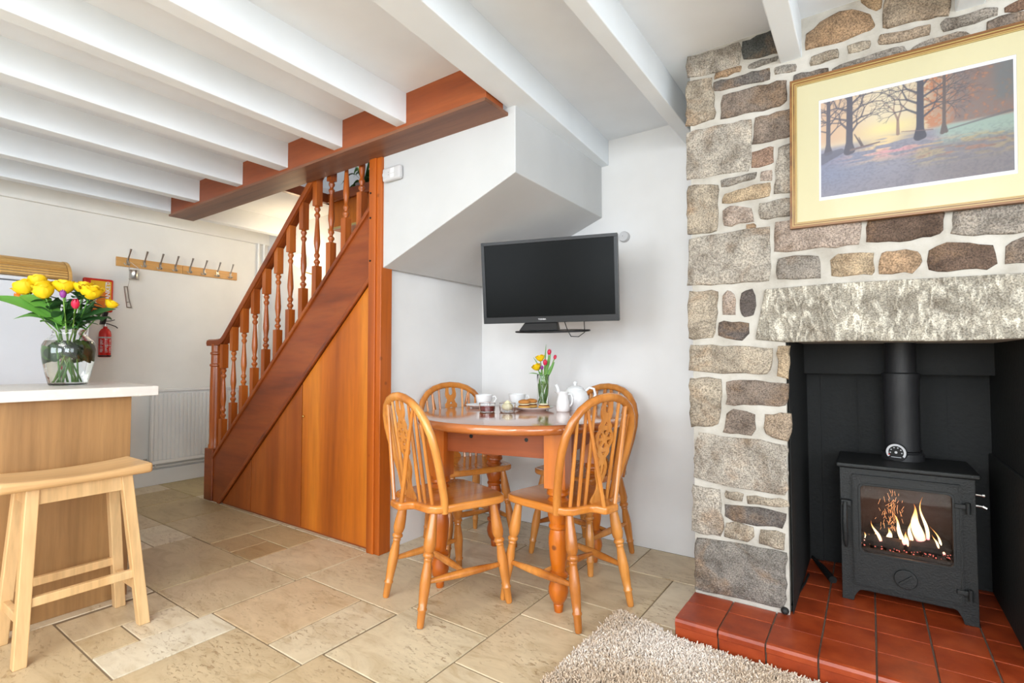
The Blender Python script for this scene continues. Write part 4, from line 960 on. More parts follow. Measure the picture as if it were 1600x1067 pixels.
# ---------------------------------------------------------------- stove
sv = empty('wood_stove', (.097, 2.62, .085), 0, 'black cast iron wood burning stove with a lit fire behind its glass door', 'stove')
def rrect(x0, x1, z0, z1, r, n=5, cw=False):
    p = []
    for cx, cz, a0 in ((x1 - r, z1 - r, 0), (x0 + r, z1 - r, 90), (x0 + r, z0 + r, 180), (x1 - r, z0 + r, 270)):
        for k in range(n + 1): a = R(a0 + 90 * k / n); p.append((cx + r * math.cos(a), cz + r * math.sin(a)))
    return p[::-1] if cw else p
def plate(name, splines, y, t, mat, par, bevel=.0015, **kw):
    me = curve2d(splines, t / 2, 0)
    l = par.location
    for v in me.vertices: v.co = (v.co[0] - l[0], y + v.co[2] - l[1], v.co[1] - l[2])
    bm = bmesh.new(); bm.from_mesh(me); bmesh.ops.remove_doubles(bm, verts=bm.verts, dist=1e-5); bmesh.ops.recalc_face_normals(bm, faces=bm.faces); bm.to_mesh(me); bm.free()
    o = meshobj(name, me, mat, par, **kw)
    b_ = o.modifiers.new('bevel', 'BEVEL'); b_.width = bevel; b_.segments = 2; b_.limit_method = 'ANGLE'
    return o
body = [(-.110, .086), (-.072, .086), (-.066, .108), (-.052, .130), (-.036, .136), (.232, .136), (.246, .130), (.258, .108), (.264, .086), (.305, .086), (.305, .612), (-.110, .612)]
plate('front_plate', [body, rrect(-.05, .245, .28, .56, .02)], 2.506, .012, M['iron'], sv)
wb(MB().box(-.110, -.098, 2.512, 2.80, .13, .612), 'side_plate', M['iron'], sv); wb(MB().box(.293, .305, 2.512, 2.80, .13, .612), 'side_plate', M['iron'], sv)
wb(MB().box(-.110, .305, 2.79, 2.80, .13, .612), 'back_plate', M['iron'], sv); wb(MB().box(-.098, .293, 2.512, 2.79, .13, .145), 'bottom_plate', M['iron'], sv)
for x in (-.110, .267): wb(MB().box(x, x + .038, 2.76, 2.80, .086, .14), 'leg', M['iron'], sv, bevel=.003)
wb(MB().box(-.122, .320, 2.488, 2.805, .614, .632), 'top_plate', M['iron'], sv, bevel=.006, seg=3)
dr = plate('door', [rrect(-.069, .264, .155, .590, .006), rrect(-.042, .238, .288, .552, .016)], 2.494, .014, M['iron'], sv, .003)
plate('door_moulding', [rrect(-.049, .245, .281, .559, .02), rrect(-.041, .237, .289, .551, .015)], 2.4855, .006, M['iron'], dr, .0015)
plate('door_moulding', [rrect(-.066, .261, .158, .587, .006), rrect(-.062, .257, .162, .583, .004)], 2.4865, .004, M['iron'], dr, .001)
for o in dr.children: o.data.transform(Matrix.Translation(-sv.location))
gp = MB().add([(-.044, 2.497, .286), (.24, 2.497, .286), (.24, 2.497, .554), (-.044, 2.497, .554)], [(0, 1, 2, 3)])
wb(gp, 'glass_pane', M['thin'], sv)
wb(MB().tube([(.095, 2.488, .213), (.095, 2.476, .213)], .036, 28), 'air_wheel', M['iron'], sv, bevel=.003)
wb(MB().hexa([(.073, 2.468, .199), (.079, 2.468, .193), (.079, 2.478, .193), (.073, 2.478, .199), (.112, 2.468, .233), (.118, 2.468, .227), (.118, 2.478, .227), (.112, 2.478, .233)]), 'wheel_grip', M['iron'], sv, bevel=.001)
m_ = MB().box(-.108, -.072, 2.470, 2.500, .462, .487)
wb(m_, 'handle_bracket', M['iron'], sv, bevel=.004)
wb(MB().tube([(-.093, 2.468, .48), (-.094, 2.460, .46), (-.095, 2.458, .40), (-.093, 2.460, .33), (-.092, 2.470, .305)], [.007, .009, .0095, .0095, .006], 10), 'door_handle', M['iron'], sv, smooth=True)
for z in (.205, .515):
    wb(MB().box(.243, .290, 2.478, 2.492, z - .008, z + .008), 'hinge', M['iron'], sv, bevel=.002)
    wb(MB().tube([(.281, 2.478, z - .024), (.281, 2.478, z + .016)], .0075, 10), 'hinge_pin', M['iron'], sv, smooth=True)
wb(MB().tube([(.305, 2.60, .50), (.335, 2.60, .498)], .0045, 8).tube([(.335, 2.60, .498), (.347, 2.598, .492)], .008, 8), 'air_slider', M['chrome'], sv, smooth=True)
wb(MB().tube([(.305, 2.58, .545), (.333, 2.58, .543)], .004, 8).tube([(.333, 2.58, .543), (.34, 2.58, .543)], .007, 8), 'air_slider', M['chrome'], sv, smooth=True)
# fire chamber
wb(MB().box(-.095, .290, 2.74, 2.76, .20, .60), 'rear_firebrick', M['brick'], sv); wb(MB().box(-.097, -.082, 2.53, 2.74, .20, .60), 'side_firebrick', M['brick'], sv); wb(MB().box(.278, .292, 2.53, 2.74, .20, .60), 'side_firebrick', M['brick'], sv)
m_ = MB(); 
for k in range(9): m_.box(-.08 + .04 * k, -.055 + .04 * k, 2.53, 2.74, .270, .282)
wb(m_, 'grate', M['log'], sv, kind='stuff')
wb(MB().box(-.08, .277, 2.518, 2.53, .25, .296), 'log_guard', M['log'], sv)
# burning logs, flames, sparks (rest in the stove)
def log(p0, p1, r, lab):
    o = empty('firewood_log', p0, 0, lab, 'log', 'burning logs in the stove')
    rr_ = random.Random(int(r * 10000)); a, b_ = Vector(p0), Vector(p1)
    q = [a + (b_ - a) * t for t in (0, .2, .4, .6, .8, 1)]
    wb(MB().tube(q, [r * rr_.uniform(.85, 1.1) for _ in q], 9), 'charred_bark', M['log'], o, smooth=False); return o
log((.11, 2.60, .318), (.235, 2.64, .312), .030, 'charred log end glowing at the right side of the fire')
log((-.05, 2.63, .305), (.09, 2.58, .312), .024, 'charred log lying low at the left side of the fire')
log((.0, 2.69, .33), (.19, 2.68, .345), .026, 'charred log across the back of the fire')
em = MB(); rr = random.Random(5)
for k in range(70):
    em.ball((rr.uniform(-.06, .24), rr.uniform(2.54, 2.62), rr.uniform(.285, .297)), rr.uniform(.001, .003), 4)
tag(em.build('embers', M['ember']), 'glowing embers scattered along the grate inside the stove', 'embers', kind='stuff')
def flame(x, y, z, h, r, lean, lab):
    m_ = MB(); rr_ = random.Random(int(x * 1000) + int(h * 1000)); ph = rr_.uniform(0, 6)
    pts_ = []; rad = []
    for k in range(13):
        t = k / 12; pts_.append((x + lean * t * h + math.sin(ph + t * 5) * .10 * h * t, y + math.cos(ph + t * 4) * .05 * h * t, z + h * t))
        rad.append(max(.0006, r * (math.sin(math.pi * min(1, (t + .18) / 1.18) ** .62)) ** 1.1 * (1 - t * .35)))
    m_.tube(pts_, rad, 14, flat=.7)
    tag(m_.build('flame', M['flame'], smooth=True), lab, 'flame', 'flames inside the stove')
F = [(.150, .345, .135, .030, -.22, 'largest white hot flame at the right of the fire'), (.172, .35, .16, .010, -.1, 'thin tall flame just right of the largest flame'), (.122, .33, .085, .012, -.1, 'small flame touching the left edge of the largest flame'),
     (.100, .315, .125, .013, -.35, 'slim leaning flame left of the largest flame'), (.118, .305, .055, .018, -.3, 'low bright flame below the largest flame'),
     (.022, .315, .075, .010, -.4, 'bright slanting flame left of centre'), (.048, .315, .055, .017, .1, 'rounded flame in the middle of the fire'), (.002, .305, .04, .007, 0, 'tiny flame third from the left'),
     (-.015, .300, .03, .008, 0, 'tiny flame second from the left'), (-.033, .300, .035, .008, .1, 'tiny flame furthest left by the glass edge'),
     (.222, .295, .10, .009, -.35, 'slim curling flame furthest right'), (.205, .315, .05, .007, -.3, 'small flame left of the furthest right flame'), (.076, .305, .04, .010, .2, 'low flame at the centre front of the fire')]
for x, z, h, r, ln_, lab in F: flame(x, 2.585 + (r * 3 % .03), z, h, r, ln_, lab)
sp_ = MB(); rr = random.Random(8)
for k in range(80):
    x = rr.gauss(.055, .022); z = .36 + abs(rr.gauss(0, .085)); z = min(z, .545); y = rr.uniform(2.54, 2.64); l = rr.uniform(.008, .024); a = rr.gauss(0, .35)
    sp_.tube([(x, y, z), (x + math.sin(a) * l, y, z + math.cos(a) * l)], .0004, 4)
tag(sp_.build('sparks', M['spark']), 'orange sparks rising from the logs inside the stove', 'sparks', kind='stuff')
point('fire_light', (.10, 2.57, .36), 0.2, (1.0, .38, .12), .03)
# flue
fp = empty('flue_pipe', (.106, 2.72, .632), 0, 'matt black flue pipe rising from the stove into the chimney', 'flue')
wb(MB().lathe([(.073, .632), (.073, .660), (.064, .662)], (.106, 2.72, 0), 36), 'base_collar', M['pipe'], fp, smooth=True)
wb(MB().lathe([(.0615, .655), (.0615, .90), (.0625, .905), (.0625, .975)], (.106, 2.72, 0), 36), 'lower_pipe', M['pipe'], fp, smooth=True)
wb(MB().lathe([(.066, .968), (.066, .990), (.056, .995)], (.106, 2.72, 0), 36), 'joint_collar', M['pipe'], fp, smooth=True)
wb(MB().lathe([(.0545, .985), (.0545, 1.16)], (.106, 2.72, 0), 36), 'upper_pipe', M['pipe'], fp, smooth=True)
wb(MB().tube([(.106 + .0635 * math.cos(R(a)), 2.72 + .0635 * math.sin(R(a)), .668 + .0006 * (a - 270) * .1) for a in range(180, 361, 12)], .003, 6), 'clamp_wire', M['blackp'], fp)
th = empty('flue_thermometer', (.083, 2.652, .668), 0, 'round flue thermometer with a silver rim on the pipe base', 'thermometer')
th.rotation_euler = (0, 0, R(-14))
MB().tube([(0, .004, 0), (0, -.006, 0)], .037, 32).build('case', M['blackp'], th, bevel=.0015)
m_ = MB(); n = 30
for k in range(n):
    a0, a1 = R(-35 + 250 * k / n), R(-35 + 250 * (k + 1) / n)
    m_.add([(r_ * math.cos(a), -.0068, r_ * math.sin(a)) for r_, a in ((.026, a0), (.034, a0), (.034, a1), (.026, a1))], [(0, 1, 2, 3)])
m_.build('scale_ring', M['silverp'], th)
for k in range(6):
    a = R(-5 + 38 * k); MB().tube([(.0195 * math.cos(a), -.0064, .0195 * math.sin(a)), (.0195 * math.cos(a), -.0072, .0195 * math.sin(a))], .0024, 8).build('scale_mark', M['silverp'], th)
MB().tube([(0, -.0064, 0), (0, -.0085, 0)], .005, 12).build('hub', M['silverp'], th); MB().box(-.017, .017, -.0072, -.0064, -.0205, -.0185).build('print_line', M['silverp'], th)
MB().box(-.027, -.021, -.0075, -.0064, -.012, -.008).build('red_mark', M['red'], th)
# fire irons on the hearth
po = empty('fire_poker', (-.27, 2.3, .086), 0, 'black poker lying along the foot of the stone pier', 'poker')
wb(MB().tube([(-.281, 2.225, .102), (-.270, 2.30, .097), (-.248, 2.55, .094), (-.243, 2.66, .094)], [.0065, .006, .005, .005], 8), 'shaft', M['iron'], po, smooth=True)
wb(MB().ball((-.283, 2.212, .100), .0145, 10, (1, 1, .9)), 'knob', M['iron'], po, smooth=True)
tg = empty('stove_tool', (-.19, 2.75, .086), 0, 'short thick black tool lying behind the stove corner on the hearth', 'fire tool')
wb(MB().tube([(-.245, 2.885, .10), (-.20, 2.77, .10), (-.15, 2.64, .098)], [.006, .013, .016], 10), 'grip', M['iron'], tg, smooth=True)

# ---------------------------------------------------------------- framed picture
pc = empty('framed_picture', (.129, 2.206, 1.822), 0, 'gilt framed woodland print with wide cream mount on the stone chimney', 'picture')
pc.rotation_euler = (0, R(.9), 0)
def rframe(name, hx, hz_, w, ya, yb, mat, par):
    m_ = MB(); ix, iz = hx - w, hz_ - w
    O = [(-hx, -hz_), (hx, -hz_), (hx, hz_), (-hx, hz_)]; I = [(-ix, -iz), (ix, -iz), (ix, iz), (-ix, iz)]
    for k in range(4):
        a, b_, c_, d = O[k], O[(k + 1) % 4], I[(k + 1) % 4], I[k]
        MBk = MB(); MBk.hexa([(a[0], yb, a[1]), (b_[0], yb, b_[1]), (c_[0], yb, c_[1]), (d[0], yb, d[1]), (a[0], ya, a[1]), (b_[0], ya, b_[1]), (c_[0], ya, c_[1]), (d[0], ya, d[1])])
        m_.add(MBk.v, MBk.f)
    return m_.build(name, mat, par)
rframe('frame', .361, .283, .008, -.022, 0, M['gold'], pc); rframe('frame_step', .353, .275, .003, -.020, 0, M['goldl'], pc); rframe('frame_step', .350, .272, .0045, -.018, 0, M['gold'], pc)
rframe('frame_step', .3455, .2675, .0025, -.0165, 0, M['goldl'], pc); rframe('frame_step', .343, .265, .002, -.0155, 0, M['gold'], pc); rframe('frame_step', .341, .263, .003, -.015, 0, M['goldl'], pc)
MB().box(-.345, .345, -.007, -.001, -.267, .267).build('backing', M['rackw'], pc)
rframe('mount', .340, .262, .0735, -.009, -.0072, M['mat'], pc)
MB().box(-.275, .275, -.0078, -.0070, -.192, .192).build('print_border', M['matw'], pc)
MB().add([(-.341, -.012, -.263), (.341, -.012, -.263), (.341, -.012, .263), (-.341, -.012, .263)], [(0, 1, 2, 3)]).build('picture_glass', M['thin'], pc)
# the print: painted numerically into vertex colours of a fine grid
PW, PH = 300, 204
u, v = np.meshgrid((np.arange(PW) + .5) / PW, (np.arange(PH) + .5) / PH)
rng = np.random.default_rng(3)
def vnoise(sx, sy, seed):
    g = np.random.default_rng(seed).random((sy + 2, sx + 2)); x = u * sx; y = v * sy; xi = x.astype(int); yi = y.astype(int); fx = x - xi; fy = y - yi
    fx = fx * fx * (3 - 2 * fx); fy = fy * fy * (3 - 2 * fy)
    return (g[yi, xi] * (1 - fx) + g[yi, xi + 1] * fx) * (1 - fy) + (g[yi + 1, xi] * (1 - fx) + g[yi + 1, xi + 1] * fx) * fy
A = lambda c: np.array(c, float) / 255
img = np.zeros((PH, PW, 3))
def lay(mask, c): 
    global img
    m3 = np.clip(mask, 0, 1)[..., None]; img = img * (1 - m3) + (c if isinstance(c, np.ndarray) and c.ndim == 3 else A(c)) * m3
sm = lambda a, b, x: np.clip((x - a) / (b - a), 0, 1) ** 2 * (3 - 2 * np.clip((x - a) / (b - a), 0, 1))
lay(np.ones_like(u), (214, 190, 158)); lay(sm(.45, .75, v) * (1 - abs(u - .32) * 2.2), (232, 216, 180)); lay(sm(.68, .55, v) * sm(.45, .6, v) * 0 + np.exp(-((u - .38) / .16) ** 2 - ((v - .60) / .07) ** 2), (240, 222, 150))
lay(sm(.02, .35, .4 - u) * sm(.5, .6, v) * .7, (206, 160, 124)); n1 = vnoise(60, 40, 1) * .6 + vnoise(120, 90, 2) * .4
lay(sm(.56, .64, u) * sm(.50, .54, v) * .9, (176, 138, 112)); lay(sm(.50, .62, u) * sm(.48, .55, v) * sm(.42, .62, n1), (190, 122, 84)); lay(sm(.66, .76, u) * sm(.50, .54, v) * .72, (112, 98, 100)); lay(sm(.66, .8, u) * sm(.5, .55, v) * sm(.60, .75, n1) * .8, (176, 116, 84)); lay(sm(.88, .95, u) * sm(.62, .7, v) * .5, (86, 110, 120))
lay(sm(.54, .48, v), (140, 138, 152)); lay(sm(.60, .70, u) * sm(.54, .50, v) * sm(.30, .38, v), (156, 178, 166)); n2 = vnoise(14, 60, 4)
lay(sm(.5, .4, v) * (1 - sm(0, .5, u)) * .7, (104, 112, 142)); lay(np.exp(-((u - .36 - (v - .45) * .3) / .13) ** 2) * sm(.2, .42, v) * sm(.58, .5, v) * sm(.35, .6, n2), (236, 206, 150)); lay(np.exp(-((u - .45) / .25) ** 2 - ((v - .36) / .05) ** 2) * sm(.4, .6, n2), (214, 150, 160))
lay(sm(.45, .6, u) * sm(.42, .36, v) * sm(.12, .25, v) * sm(.52, .68, n2) * .8, (206, 184, 130)); lay(sm(.5, .62, u) * sm(.34, .30, v) * sm(.22, .26, v) * sm(.62, .75, vnoise(20, 50, 9)), (190, 128, 104)); lay(sm(.24, .0, v) * .55, (122, 112, 120)); lay(sm(.40, .7, u) * sm(.44, .30, v) * .45, (112, 98, 94)); lay(sm(.45, .75, vnoise(90, 90, 12)) * sm(.5, .4, v) * .18, (70, 70, 84))
def seg(x0, z0, x1, z1, w0, w1, col, al=1.0):
    asp = PW / PH; X, Z = u * asp, v; ax, az, bx, bz = x0 * asp, z0, x1 * asp, z1; dx, dz = bx - ax, bz - az; L2 = dx * dx + dz * dz + 1e-9
    lo = max(0, int((min(x0, x1) - .06) * PW)); hi = min(PW, int((max(x0, x1) + .06) * PW) + 1); l2 = max(0, int((min(z0, z1) - .06) * PH)); h2 = min(PH, int((max(z0, z1) + .06) * PH) + 1)
    if lo >= hi or l2 >= h2: return
    Xs, Zs = X[l2:h2, lo:hi], Z[l2:h2, lo:hi]; t = np.clip(((Xs - ax) * dx + (Zs - az) * dz) / L2, 0, 1); d = np.hypot(Xs - ax - dx * t, Zs - az - dz * t); w = w0 + (w1 - w0) * t
    m3 = (np.clip((w - d) / .005 + .5, 0, 1) * al)[..., None]; img[l2:h2, lo:hi] = img[l2:h2, lo:hi] * (1 - m3) + A(col) * m3
tr_ = random.Random(21)
def tree(x, z, ang, L, w, d, col, al=1.0):
    if d == 0 or w < .0008: return
    x1 = x + math.sin(ang) * L * PH / PW; z1 = z + math.cos(ang) * L; seg(x, z, x1, z1, w, w * .72, col, al)
    for k in range(2 if d > 2 else 3):
        s = (-1) ** k; tree(x1, z1, ang + s * tr_.uniform(.15, .7) + tr_.uniform(-.12, .12), L * tr_.uniform(.62, .86), w * tr_.uniform(.5, .68), d - 1, col, al)
tree(.44, .52, 0, .14, .014, 7, (132, 104, 96), .8)
for x, z, L, w, c_ in ((.045, .46, .30, .020, (74, 68, 78)), (.17, .44, .34, .030, (70, 66, 78)), (.555, .46, .34, .030, (66, 66, 80)), (.675, .46, .28, .014, (92, 78, 76))):
    seg(x - .008, z - .005, x, z + .08, w * 1.25, w, c_); seg(x + .010, z, x, z + .07, w * 1.15, w, c_); seg(x, z, x + .004, 1.02, w, w * .8, c_)
    for k in range(9):
        z0 = z + .16 + k * .05; s = (-1) ** k; tree(x, z0, s * tr_.uniform(.5, 1.25), .12, w * .38, 6, c_, .85)
seg(.245, .46, .20, .60, .010, .004, (86, 74, 76)); seg(.25, .46, .225, .56, .007, .003, (96, 82, 82)); seg(.18, .445, .34, .475, .012, .006, (110, 92, 92)); seg(.62, .50, .46, .535, .004, .003, (120, 96, 100)); seg(.70, .475, 1.0, .545, .006, .012, (96, 92, 96), .7); seg(.0, .40, .12, .45, .06, .03, (84, 82, 98), .8)
img = img * .86 + A((168, 172, 190)) * .14 * (1.25 - u)[..., None]  # bluish glass haze mixed into the print colours, strongest at left
img = img * .9
lin = np.where(img <= .04045, img / 12.92, ((np.clip(img, 0, 1) + .055) / 1.055) ** 2.4)
gx = (np.arange(PW) + .5) / PW; gz = (np.arange(PH) + .5) / PH
V = np.zeros((PW * PH, 3)); V[:, 0] = np.tile(-.261 + .521 * gx, PH); V[:, 1] = -.0082; V[:, 2] = np.repeat(-.177 + .354 * gz, PW)
ii = (np.arange(PH - 1)[:, None] * PW + np.arange(PW - 1)[None]).ravel(); Fq = np.stack([ii, ii + 1, ii + 1 + PW, ii + PW], 1)
me = bpy.data.meshes.new('print'); me.vertices.add(len(V)); me.vertices.foreach_set('co', V.ravel()); me.loops.add(len(Fq) * 4); me.loops.foreach_set('vertex_index', Fq.ravel())
me.polygons.add(len(Fq)); me.polygons.foreach_set('loop_start', np.arange(len(Fq)) * 4); me.update(calc_edges=True)
ca = me.color_attributes.new('Col', 'FLOAT_COLOR', 'POINT'); ca.data.foreach_set('color', np.concatenate([lin.reshape(-1, 3), np.ones((PW * PH, 1))], 1).ravel())
meshobj('print', me, M['print'], pc)

# ---------------------------------------------------------------- shaggy rug
rg = empty('shaggy_rug', (.2, 1.15, 0), 0, 'shaggy beige and taupe rug in front of the hearth', 'rug')
RP = [(-.905, .35), (-.868, 2.015), (-.70, 1.975), (-.60, 1.935), (1.4, 1.90), (1.4, .35)]
wb(MB().prism([(x * 1.0, y) for x, y in RP], .0015, .009, 'xy'), 'backing', M['rugb'], rg)
rng = np.random.default_rng(2)
def pts_in(n, x0, x1, y0, y1):
    p = np.stack([rng.uniform(x0, x1, n), rng.uniform(y0, y1, n)], 1); back = np.interp(p[:, 0], [-.87, -.70, -.60, 1.4], [2.015, 1.975, 1.935, 1.90]) + rng.normal(0, .004, n)
    left = -.905 + (p[:, 1] - .35) * .0222 + rng.normal(0, .004, n); return p[(p[:, 1] < back) & (p[:, 0] > left)]
P_ = np.concatenate([pts_in(46000, -.93, .15, 1.15, 2.03), pts_in(9000, -.93, .15, .35, 1.15), pts_in(16000, .15, 1.4, .35, 1.95)]); N = len(P_)
ang = rng.uniform(0, 2 * np.pi, N); lean = rng.uniform(.1, 1.0, N) * .013; h = rng.uniform(.014, .027, N); r0 = rng.uniform(.0022, .0036, N)
r0[P_[:, 0] > .15] *= 2; r0[P_[:, 1] < 1.15] *= 2
dx, dy = np.cos(ang) * lean, np.sin(ang) * lean; curl = rng.uniform(-.006, .006, (N, 2))
lev = [(0, 0, .8), (.7, .45, 1.15), (1.0, 1.0, .8)]; VV = np.zeros((N, 9, 3))
for li, (tz, tl, rr_) in enumerate(lev):
    for k in range(3):
        a = 2 * np.pi * k / 3 + ang; VV[:, li * 3 + k, 0] = P_[:, 0] + dx * tl + curl[:, 0] * tl + np.cos(a) * r0 * rr_ - .2; VV[:, li * 3 + k, 1] = P_[:, 1] + dy * tl + curl[:, 1] * tl + np.sin(a) * r0 * rr_ - 1.15; VV[:, li * 3 + k, 2] = .006 + h * tz
base = (np.arange(N) * 9)[:, None]; qs = []
for li in range(2):
    for k in range(3): qs.append([li * 3 + k, li * 3 + (k + 1) % 3, li * 3 + 3 + (k + 1) % 3, li * 3 + 3 + k])
Q = (base[:, :, None] + np.array(qs)[None]).reshape(-1, 4); T = (base[:, :, None] + np.array([[6, 7, 8]])[None]).reshape(-1, 3)
me = bpy.data.meshes.new('pile'); me.vertices.add(N * 9); me.vertices.foreach_set('co', VV.ravel()); me.loops.add(Q.size + T.size)
me.loops.foreach_set('vertex_index', np.concatenate([Q.ravel(), T.ravel()])); me.polygons.add(len(Q) + len(T)); me.polygons.foreach_set('loop_start', np.concatenate([np.arange(len(Q)) * 4, Q.size + np.arange(len(T)) * 3])); me.update(calc_edges=True)
me.polygons.foreach_set('use_smooth', np.ones(len(Q) + len(T), bool))
pt = np.sin(P_[:, 0] * 9 + 1.3 * np.sin(P_[:, 1] * 7)) + np.sin(P_[:, 1] * 11 + 2 * np.sin(P_[:, 0] * 5)) + rng.normal(0, .7, N); w_ = np.clip((pt + 1.2) / 2.4, 0, 1)[:, None]
cA, cB = np.array(srgb(246, 234, 222)), np.array(srgb(216, 194, 170)); cc = (cA * w_ + cB * (1 - w_)) * rng.uniform(.72, 1.12, (N, 1))
fac = np.array([.55, .9, 1.0]); C4 = np.ones((N, 9, 4)); 
for li in range(3): C4[:, li * 3:li * 3 + 3, :3] = cc[:, None, :]
ca = me.color_attributes.new('Col', 'FLOAT_COLOR', 'POINT'); ca.data.foreach_set('color', C4.ravel())
meshobj('pile', me, M['pile'], rg, kind='stuff')

# ---------------------------------------------------------------- crockery and food on the table
T0 = TZ + .0005
def shell(prof_out, t):     # closed cup profile: outside up, inside down
    inner = [(max(r - t, .001), z + (t if i == 0 else 0)) for i, (r, z) in enumerate(prof_out)]
    return prof_out + inner[::-1]
def saucer(x, y, z, r):
    return MB().lathe([(.001, 0), (r * .5, 0), (r * .56, .003), (r * .8, .008), (r, .016), (r, .018), (r * .8, .011), (r * .55, .0065), (.001, .0055)], (x, y, z), 36)
def cup_set(x, y, hx, lab1, lab2, sdx=0, sdy=0):
    s = empty('saucer', (x, y, T0), 0, lab1, 'saucer', 'saucers on the table'); wb(saucer(x + sdx, y + sdy, T0, .074), 'dish', M['china'], s, smooth=True)
    c = empty('teacup', (x, y, T0 + .006), 0, lab2, 'cup', 'teacups on the table')
    wb(MB().lathe(shell([(.020, 0), (.024, .004), (.036, .016), (.044, .036), (.049, .062), (.0495, .064)], .0028), (x, y, T0 + .0065), 36), 'bowl', M['china'], c, smooth=True)
    d = Vector((.82, .57, 0)).normalized(); b_ = Vector((x, y, T0 + .0065))
    wb(MB().tube([b_ + d * .044 + Vector((0, 0, .050)), b_ + d * .060 + Vector((0, 0, .056)), b_ + d * .068 + Vector((0, 0, .042)), b_ + d * .058 + Vector((0, 0, .024)), b_ + d * .040 + Vector((0, 0, .022))], .0035, 8, flat=1.3), 'handle', M['china'], c, smooth=True)
cup_set(-1.770, 2.268, 1, 'white saucer under the left teacup, by the jam', 'white teacup furthest left on the table', -.022, -.018)
cup_set(-1.650, 2.420, 1, 'white saucer under the teacup behind the cream', 'white teacup behind the cream dish', .02, -.01)
def glass_dish(name, x, y, lab, cat):
    g = empty(name, (x, y, T0), 0, lab, cat)
    wb(MB().lathe([(.001, 0), (.036, 0), (.040, .004), (.042, .044), (.0425, .046), (.040, .044), (.037, .006), (.001, .005)], (x, y, T0), 36), 'bowl', M['glass'], g, smooth=True); return g
g = glass_dish('jam_dish', -1.603, 2.080, 'small glass dish of red jam on the table', 'dish')
j = empty('jam_portion', (-1.603, 2.080, T0 + .006), 0, 'dark red jam filling the small glass dish', 'jam')
wb(MB().lathe([(.001, .0055), (.0368, .0065), (.0385, .031), (.030, .033), (.001, .032)], (-1.603, 2.080, T0), 30), 'filling', M['jam'], j, smooth=True)
g = glass_dish('cream_dish', -1.516, 2.135, 'small glass dish heaped with clotted cream', 'dish')
j = empty('cream_portion', (-1.516, 2.135, T0 + .006), 0, 'heap of clotted cream rising out of its glass dish', 'cream'); rr = random.Random(2)
m_ = MB().ball((-1.516, 2.135, T0 + .028), .029, 12, (1, 1, .75))
for k in range(26):
    a = rr.uniform(0, 6.28); q = rr.uniform(0, .019); m_.ball((-1.516 + q * math.cos(a), 2.135 + q * math.sin(a), T0 + rr.uniform(.030, .053) - q * .4), rr.uniform(.006, .011), 6)
wb(m_, 'dollop', M['cream'], j, smooth=True, kind='stuff')
pl = empty('plate', (-1.462, 2.300, T0), 0, 'white plate carrying the jam and cream scones', 'plate')
wb(MB().lathe([(.001, .003), (.060, .003), (.065, 0), (.070, .003), (.092, .010), (.108, .017), (.109, .019), (.092, .014), (.068, .008), (.001, .007)], (-1.462, 2.300, T0), 48), 'dish', M['china'], pl, smooth=True)
def scone(x, y, r, lab, lid, tilt=0.0):
    s = empty('scone', (x, y, T0 + .008), 0, lab, 'scone', 'cream tea scones on the plate'); rr_ = random.Random(int(r * 1e4) + int(abs(x) * 100)); z = T0 + .0085
    def blob(z0, hgt, rr0, mat, nm, bulge=1.0, dz=0, dome=False):
        pr = [(.001, 0), (rr0 * .92, 0), (rr0 * 1.02, hgt * .3), (rr0, hgt * .7), (rr0 * (.6 if dome else .94), hgt), (.001, hgt * (1.12 if dome else 1.0))]
        m_ = MB().lathe(pr, (x, y, z0), 22); m_.v = [(v[0] + rr_.uniform(-.0012, .0012), v[1] + rr_.uniform(-.0012, .0012), v[2] + rr_.uniform(-.0008, .0008)) for v in m_.v]
        return wb(m_, nm, mat, s, smooth=True, sub=1)
    blob(z, .016, r, M['scone'], 'lower_half')
    blob(z + .0155, .004, r * .93, M['jam'], 'jam_layer'); 
    blob(z + .0185, .008, r * .86, M['cream'], 'cream_layer', dome=not lid)
    if lid: blob(z + .0255, .020, r * .97, M['sconet'], 'upper_half', dome=True)
    return s
scone(-1.502, 2.268, .033, 'filled scone with its lid on, at the left of the plate', True)
scone(-1.412, 2.322, .031, 'open scone half with cream and jam at the right of the plate', False)
scone(-1.500, 2.335, .034, 'filled scone with lid at the back of the plate', True)
# teapot
tx, ty = -1.290, 2.440; t_ = empty('teapot', (tx, ty, T0), 0, 'round white china teapot with lid on the table', 'teapot'); d = Vector((.8206, .5716, 0)); B = Vector((tx, ty, T0))
wb(MB().lathe([(.001, .0), (.042, .0), (.044, .006), (.060, .022), (.071, .05), (.071, .068), (.062, .092), (.044, .110), (.040, .113), (.001, .113)], (tx, ty, T0), 44), 'body', M['china'], t_, smooth=True)
wb(MB().lathe([(.043, .111), (.045, .114), (.038, .120), (.020, .127), (.007, .129), (.006, .133), (.011, .138), (.012, .143), (.008, .149), (.001, .150)], (tx, ty, T0), 36), 'lid', M['china'], t_, smooth=True)
wb(MB().tube([B - d * .058 + Vector((0, 0, .035)), B - d * .078 + Vector((0, 0, .050)), B - d * .086 + Vector((0, 0, .085)), B - d * .094 + Vector((0, 0, .118)), B - d * .103 + Vector((0, 0, .133))], [.016, .014, .0095, .0085, .009], 12), 'spout', M['china'], t_, smooth=True)
wb(MB().tube([B + d * .055 + Vector((0, 0, .098)), B + d * .075 + Vector((0, 0, .117)), B + d * .100 + Vector((0, 0, .110)), B + d * .108 + Vector((0, 0, .080)), B + d * .095 + Vector((0, 0, .050)), B + d * .068 + Vector((0, 0, .030))], .0058, 10, flat=1.2), 'handle', M['china'], t_, smooth=True)
